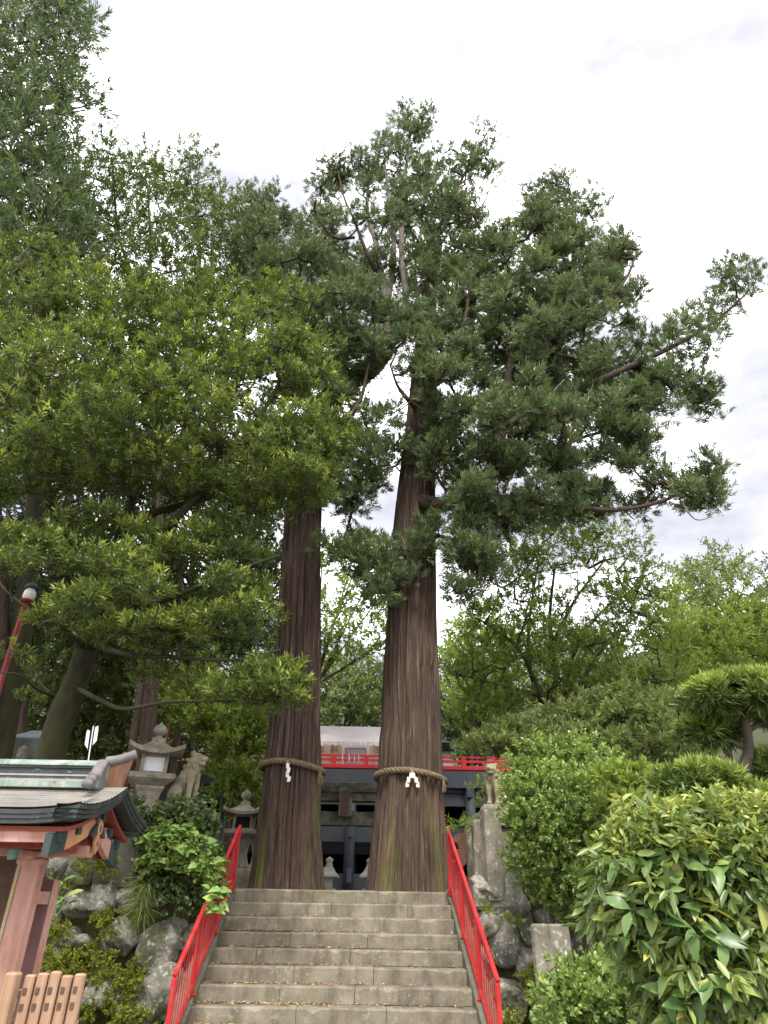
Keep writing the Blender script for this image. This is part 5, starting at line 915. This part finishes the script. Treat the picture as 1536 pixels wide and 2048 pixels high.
# ---------------------------------------------------------------- clipped shrubs
BX = dict(m=23, K=9, sl=.09, L=.062, W=.036, alpha=(.5, 1.2), up=.5, flat=.9, hue=(.45, .3), young=.25, fold=.12, flatup=.6, shell=.35, jit=.9)
shrub('clipped_shrub', 'large dense clipped shrub with small glossy leaves beside the railing', 'shrub', 10.6, [(1005, 1580), (1025, 1525), (1085, 1490), (1180, 1488), (1240, 1530), (1265, 1590), (1300, 1640), (1290, 1760), (1230, 1835), (1150, 1840), (1085, 1795), (1035, 1735), (1020, 1650)], BX, 'box', 161, 30, 26, 1.1, 2, .2, 6)
shrub('clipped_shrub', 'low clipped shrub with small bright leaves in front of the stone stele', 'shrub', 8.4, [(1085, 1985), (1110, 1945), (1160, 1922), (1220, 1928), (1270, 1960), (1330, 1990), (1340, 2070), (1080, 2070)], dict(BX, L=.055, W=.034), 'box', 163, 34, 30, .7, 2, 0, 5)
shrub('leafy_shrub', 'loose shrub with mixed leaves between the clipped shrub and the cloud pruned pine', 'shrub', 9.2, [(1190, 1560), (1250, 1520), (1310, 1560), (1340, 1610), (1300, 1660), (1220, 1640)], dict(HG, L=.09, W=.04, sl=.13, hue=(.55, .3)), 'light', 165, 30, 28, .6, 2, .2, 4)
# cloud-pruned podocarpus
PD = dict(m=13, K=11, sl=.06, L=.125, W=.019, alpha=(.35, 1.2), up=1.0, flat=.45, hue=(.30, .22), young=.62, fold=.1, flatup=.5, shell=.4, jit=.5, tipbias=1.)
yp = 7.6; pads = [((1487, 1400), 104, 46, 0), ((1415, 1468), 50, 20, .3), ((1398, 1572), 76, 32, -.3), ((1550, 1545), 42, 34, .1), ((1535, 1615), 52, 26, -.5), ((1590, 1420), 60, 44, .3)]
pc = [[], []]; g = np.random.default_rng(9)
for (px, py), rx, ry, dy in pads:
    q = P(px, py, yp+dy); k = px2m(q); n = int(rx*ry/48)+8
    for _ in range(n):
        a = g.uniform(0, 6.283); r = math.sqrt(g.random()); z = (1-r*r)**.5
        lo_ = g.random() < .35; pc[lo_].append(q+np.array([rx*k*r*math.cos(a), rx*k*.85*r*math.sin(a), ry*k*((z*.9-.25) if not lo_ else -.15-.12*z)]))
pt = [P(1500, 1720, yp), P(1490, 1600, yp), P(1497, 1500, yp), P(1490, 1440, yp), P(1485, 1400, yp)]; pt[0][2] = 1.0
tree('cloud_pruned_pine', 'cloud pruned podocarpus with flat needle pads behind the spotted leaf shrub', 'tree', pt[0], (pt, .085, .04), [lim([(1497, 1500, yp), (1450, 1475, yp+.1), (1425, 1455, yp+.2)], .035, .015), lim([(1490, 1590, yp), (1450, 1580, yp-.2), (1400, 1570, yp-.3)], .035, .015), lim([(1495, 1460, yp), (1530, 1440, yp+.2), (1560, 1410, yp+.3)], .04, .015), lim([(1495, 1590, yp), (1520, 1600, yp-.3), (1535, 1610, yp-.5)], .03, .015), lim([(1495, 1540, yp), (1545, 1530, yp+.1)], .03, .015)],
    [(np.array(pc[0]), np.full(len(pc[0]), .09)), (np.array(pc[1]), np.full(len(pc[1]), .09))], [dict(PD, hue=(.55, .25), young=.4), dict(PD, hue=(.15, .2), young=.2, up=.1)], 'bark_grey', 'podo', 171, sag=0, r_tip=.004, kr=.003)
# ---------------------------------------------------------------- large leaves, each one a piece of its own
def leafblade(name, m, prof, L=1., curl=.25, fold=.22, wave=.0, n=7):
    v = []; f = []
    for i, t in enumerate(np.linspace(0, 1, n)):
        w = np.interp(t, *zip(*prof)); z = -curl*t*t; sd = wave*math.sin(t*12)
        v += [(-w, t*L, z+w*fold+sd), (0, t*L, z), (w, t*L, z+w*fold-sd)]
    for i in range(n-1):
        for k in (0, 1): a = i*3+k; f.append((a, a+1, a+4, a+3))
    me = bpy.data.meshes.new(name); me.from_pydata(v, [], f); me.update(); me.materials.append(m); me.polygons.foreach_set('use_smooth', [True]*len(f)); return me
LANCE = [(0, .015), (.08, .07), (.3, .205), (.5, .235), (.75, .165), (.92, .05), (1, .002)]; HEART = [(0, .10), (.06, .30), (.22, .42), (.45, .38), (.7, .22), (.9, .07), (1, .002)]
BIGL = [leafblade('leaf', LM['big'], LANCE, 1, c_, f_, w_) for c_, f_, w_ in ((.15, .25, 0), (.35, .2, .012), (.5, .15, .01), (.25, .35, 0))]; VINEL = [leafblade('leaf', LM['vine'], HEART, 1, c_, f_) for c_, f_ in ((.2, .15), (.4, .1), (.3, .25))]
def put_leaf(parent, me, p, d, up, L):
    d = unit(d); s = unit(np.cross(d, up)); u = np.cross(s, d); mt = Matrix(((s[0], d[0], u[0], p[0]), (s[1], d[1], u[1], p[1]), (s[2], d[2], u[2], p[2]), (0, 0, 0, 1))) @ Matrix.Scale(L, 4)
    o = link('leaf', me, parent); o.matrix_local = Matrix.Translation(-wl(parent)) @ mt; return o
def whorl_shrub(name, label, Y, poly, seed, sp, T, L, meshes, fillmat, nleaf, per, zb, lfill, top_up=.5, stemm='bark_grey', gaps=(), rp=None, stems=True):
    g = np.random.default_rng(seed); C, R_ = fill(poly, Y, T, sp, seed, 1, rp, gaps=gaps, gr=0); C2, R2 = fill(poly, Y+.25, T, sp, seed+1, 2, rp, gaps=gaps, gr=0); cx = np.mean([p[0] for p in poly]); by = max(p[1] for p in poly); ty_ = min(p[1] for p in poly)
    b = P(cx, by, Y+.3); b[2] = zb; root = empty(name, b, label=label, cat='shrub'); xs = np.linspace(min(p[0] for p in poly), max(p[0] for p in poly), 9)[1:-1]; sk = []
    if not stems: sk = [np.array([P(cx, (ty_+by)/2, Y+.25)])]
    for k, a in enumerate(xs if stems else []):
        s = spline([b+np.array([.08*(k-3), .04*k, 0]), (b+P(a, (ty_+by)/2, Y+.2))/2, P(a, ty_*.6+by*.4, Y+.1)], 6); sk.append(s); MB().tube(s, np.linspace(.03, .01, len(s)), 7).build('stem', M[stemm], root, world=True, smooth=True)
    Cs = np.concatenate([C, C2]); V, Q = grow(Cs, None, sk, g, r_tip=.003, kr=.002, sag=.0); tag(link('twigs', fastmesh('twigs', V, Q, M[stemm], smooth=True), root, True), kind='stuff')
    cnt = 0; cen = Cs.mean(0); dn = np.array([depth(q) for q in C])
    for i in np.argsort(dn):
        q = C[i]; out = unit((q-cen)*np.array([1, 1, .6])+np.array([0, -.55, top_up])); s1 = unit(np.cross(out, (0, 0, 1.))); s2 = np.cross(s1, out)
        for k in range(per):
            if cnt >= nleaf: break
            ph = k*2.399+g.uniform(0, 1); al = g.uniform(.75, 1.35); d = out*math.cos(al)+math.sin(al)*(math.cos(ph)*s1+math.sin(ph)*s2)+np.array([0, 0, -.35]); put_leaf(root, meshes[int(g.integers(len(meshes)))], q+g.normal(size=3)*.02, d, unit(out+np.array([0, 0, .8])+g.normal(size=3)*.25), L*g.uniform(.65, 1.2)); cnt += 1
    tag(link('inner_leaves', crownmesh([foliage(C2, R2, lfill, g), foliage(C, R_, dict(lfill, m=max(2, lfill['m']//3)), g)], LM[fillmat], 'inner_leaves'), root, True), kind='stuff'); return root
AU = [(1185, 1800), (1200, 1720), (1230, 1660), (1290, 1630), (1360, 1625), (1420, 1600), (1450, 1615), (1540, 1620), (1600, 1640), (1600, 2080), (1330, 2080), (1300, 1990), (1290, 1900), (1220, 1870)]
spot = whorl_shrub('spotted_leaf_shrub', 'big shrub with large yellow spotted leaves in front of the cloud pruned podocarpus', 5.6, AU, 181, 42, .55, .175, BIGL, 'bigfill', 300, 3, 0, dict(six=True, m=11, K=6, sl=.12, L=.125, W=.045, alpha=(.7, 1.3), up=.3, flat=.8, hue=(.45, .3), young=.35, droop=.45, flatup=.9, fold=.15))
g = np.random.default_rng(183); c_, r_ = fill([(1215, 1690), (1250, 1650), (1330, 1622), (1420, 1590), (1440, 1570), (1460, 1600), (1560, 1612), (1600, 1640), (1600, 1740), (1400, 1730), (1240, 1730)], 5.5, .5, 26, 183, 2, 18, .5, gaps=(), gr=0)
tag(link('young_leaves', crownmesh([foliage(c_, r_, dict(six=True, m=5, K=6, sl=.08, L=.075, W=.026, alpha=(.5, 1.2), up=.9, flat=.7, hue=(.60, .30), young=.2, droop=.3, flatup=.9), g)], LM['bigfill'], 'young_leaves'), spot, True), kind='stuff')
VN = [(288, 1672), (320, 1640), (380, 1650), (420, 1680), (440, 1730), (420, 1770), (370, 1740), (310, 1740), (285, 1710)]
whorl_shrub('heart_leaf_vine', 'light green vine with heart shaped leaves hanging over the boulder wall', 10.75, VN, 191, 13, .25, .135, VINEL, 'maple', 190, 2, 1.2, dict(six=True, m=2, K=4, sl=.08, L=.09, W=.06, alpha=(.7, 1.3), up=.2, hue=(.3, .3), droop=.5), .3, stems=False)
whorl_shrub('heart_leaf_vine', 'few heart shaped leaves hanging against the red railing', 10.2, [(425, 1755), (450, 1760), (445, 1820), (420, 1840), (412, 1790)], 193, 16, .08, .15, VINEL, 'maple', 14, 2, 1.0, dict(m=1, K=2, sl=.05, L=.06, W=.04, hue=(.3, .3), droop=.5), .3, stems=False)
whorl_shrub('broad_leaf_weed', 'long leaved weed growing on the wall beside the notice board pillar', 9.9, [(105, 1755), (135, 1745), (140, 1800), (120, 1830), (105, 1790)], 195, 20, .1, .22, BIGL[:1], 'maple', 12, 3, .9, dict(m=1, K=2, sl=.05, L=.08, W=.03, hue=(.3, .3)), .5, stems=False)
# ---------------------------------------------------------------- ivy, moss and ferns on the masonry (cannot be counted)
def cover(name, label, polys, Yf, lf, lmat, seed, sp, rp, T=.12, keep=1.):
    g = np.random.default_rng(seed); parts = []
    for k, poly in enumerate(polys): c_, r_ = fill(poly, Yf, T, sp, seed+k, 1, rp, keep, gaps=(), gr=0); parts.append(foliage(c_, r_, lf, g))
    o = link(name, crownmesh(parts, LM[lmat], name)); return tag(o, label, name.replace('_', ' '), kind='stuff')
IV = dict(six=True, m=14, K=7, sl=.10, L=.06, W=.045, alpha=(.6, 1.3), up=.3, flat=.9, hue=(.35, .3), young=.35, droop=.4, jit=.9)
cover('ivy', 'dark ivy over the pedestals and the wall below the guardian dog', [[(258, 1605), (300, 1625), (340, 1612), (395, 1605), (425, 1615), (425, 1660), (330, 1650), (265, 1660)], [(265, 1660), (290, 1650), (285, 1690), (262, 1685)], [(400, 1640), (428, 1640), (432, 1800), (395, 1830), (330, 1800), (300, 1760), (260, 1750), (290, 1720), (390, 1740)]], 10.95, IV, 'ivy', 201, 18, 15)
MS = dict(m=9, K=7, sl=.05, L=.05, W=.022, alpha=(.5, 1.3), up=.6, flat=.8, hue=(.4, .3), young=.3, droop=.2, jit=.9)
cover('moss_and_fern', 'yellow green moss and small ferns in the joints of the boulder wall', [[(80, 1900), (170, 1900), (220, 1850), (240, 1900), (210, 1950), (120, 1960)], [(190, 1920), (290, 1930), (290, 1990), (210, 1990)], [(60, 1930), (130, 1920), (200, 2050), (160, 2060), (60, 2060)], [(120, 1690), (200, 1690), (250, 1720), (230, 1760), (180, 1760), (130, 1740)], [(180, 1830), (240, 1810), (250, 1850), (200, 1860)], [(225, 1990), (310, 2020), (320, 2060), (210, 2060)], [(90, 1840), (140, 1850), (130, 1890), (85, 1880)], [(180, 1960), (230, 1960), (240, 2040), (190, 2040)]], 11.02, MS, 'moss', 211, 15, 9, .06, .62)
cover('grass_tuft', 'long grass hanging from the boulder wall below the vine', [[(268, 1765), (295, 1765), (295, 1830), (275, 1830)]], 10.85, dict(m=10, K=5, sl=.06, L=.30, W=.010, alpha=(.5, 1.2), up=.3, hue=(.4, .2), droop=.9), 'maple', 215, 18, 14)
cover('wall_weeds', 'small bright weeds on the boulders beside the railing', [[(1010, 1840), (1030, 1835), (1030, 1850), (1010, 1850)], [(1040, 1935), (1075, 1930), (1070, 2010), (1045, 1990)], [(985, 2035), (1040, 2030), (1040, 2060), (985, 2060)], [(960, 1800), (975, 1795), (975, 1830), (962, 1830)]], 11.2, MS, 'moss', 217, 16, 13)
# ferny sprays beside the stone posts
fn_ = empty('feathery_spray', P(950, 1760, 12.6), label='bright feathery nandina spray beside the stone posts', cat='plant'); g = np.random.default_rng(5); Cf = np.array([P(x_, y_, 12.3+d_) for x_, y_, d_ in ((915, 1650, 0), (930, 1645, .1), (945, 1650, 0), (960, 1652, .1), (925, 1657, -.1), (950, 1642, .1), (965, 1560, .2), (955, 1575, .2), (975, 1590, .1), (968, 1608, .1), (985, 1578, .0))]); b = P(950, 1760, 12.6)
V, Q = grow(Cf, None, [spline([b, P(955, 1690, 12.5), P(955, 1640, 12.4), P(970, 1590, 12.4)], 6)], g, r_tip=.004, kr=.003); tag(link('twigs', fastmesh('twigs', V, Q, M['bark_grey']), fn_, True), kind='stuff')
tag(link('crown', crownmesh([foliage(Cf, np.full(len(Cf), .13), dict(m=8, K=10, sl=.14, L=.07, W=.022, up=.2, flat=.4, hue=(.5, .25), flatup=1.2), g)], LM['maple']), fn_, True), kind='stuff')
# fallen leaves on the treads
g = np.random.default_rng(77); pts = []
for k in range(1, NST):
    n = 420 if k > 2 else 160; x = XL+.05+(XR-XL-.1)*np.clip(np.abs(g.normal(0, .42, n))*1.0, 0, 1); yy = YT-TREAD*(k-1)-np.abs(g.normal(0, .09, n))-.012; ok = yy > YT-TREAD*k+.0; pts.append(np.stack([x, yy, np.full(n, ZT-RISE*k+.008)], 1)[ok])
p = np.concatenate(pts); a = g.uniform(0, 6.28, len(p)); d = np.stack([np.cos(a), np.sin(a), g.uniform(-.05, .35, len(p))], 1); V, Q, H = leaves(p, unit(d), .0, 1, .05, .022, g, alpha=(0, .1), hue=g.random(len(p)), flatup=2., lvar=.5)
V[:, 2] = np.maximum(V[:, 2], np.repeat(p[:, 2], 4)-.002); tag(link('fallen_leaves', fastmesh('fallen_leaves', V, Q, LM['litter'], H)), 'dry brown leaves lying on the stair treads', 'fallen leaves', kind='stuff')
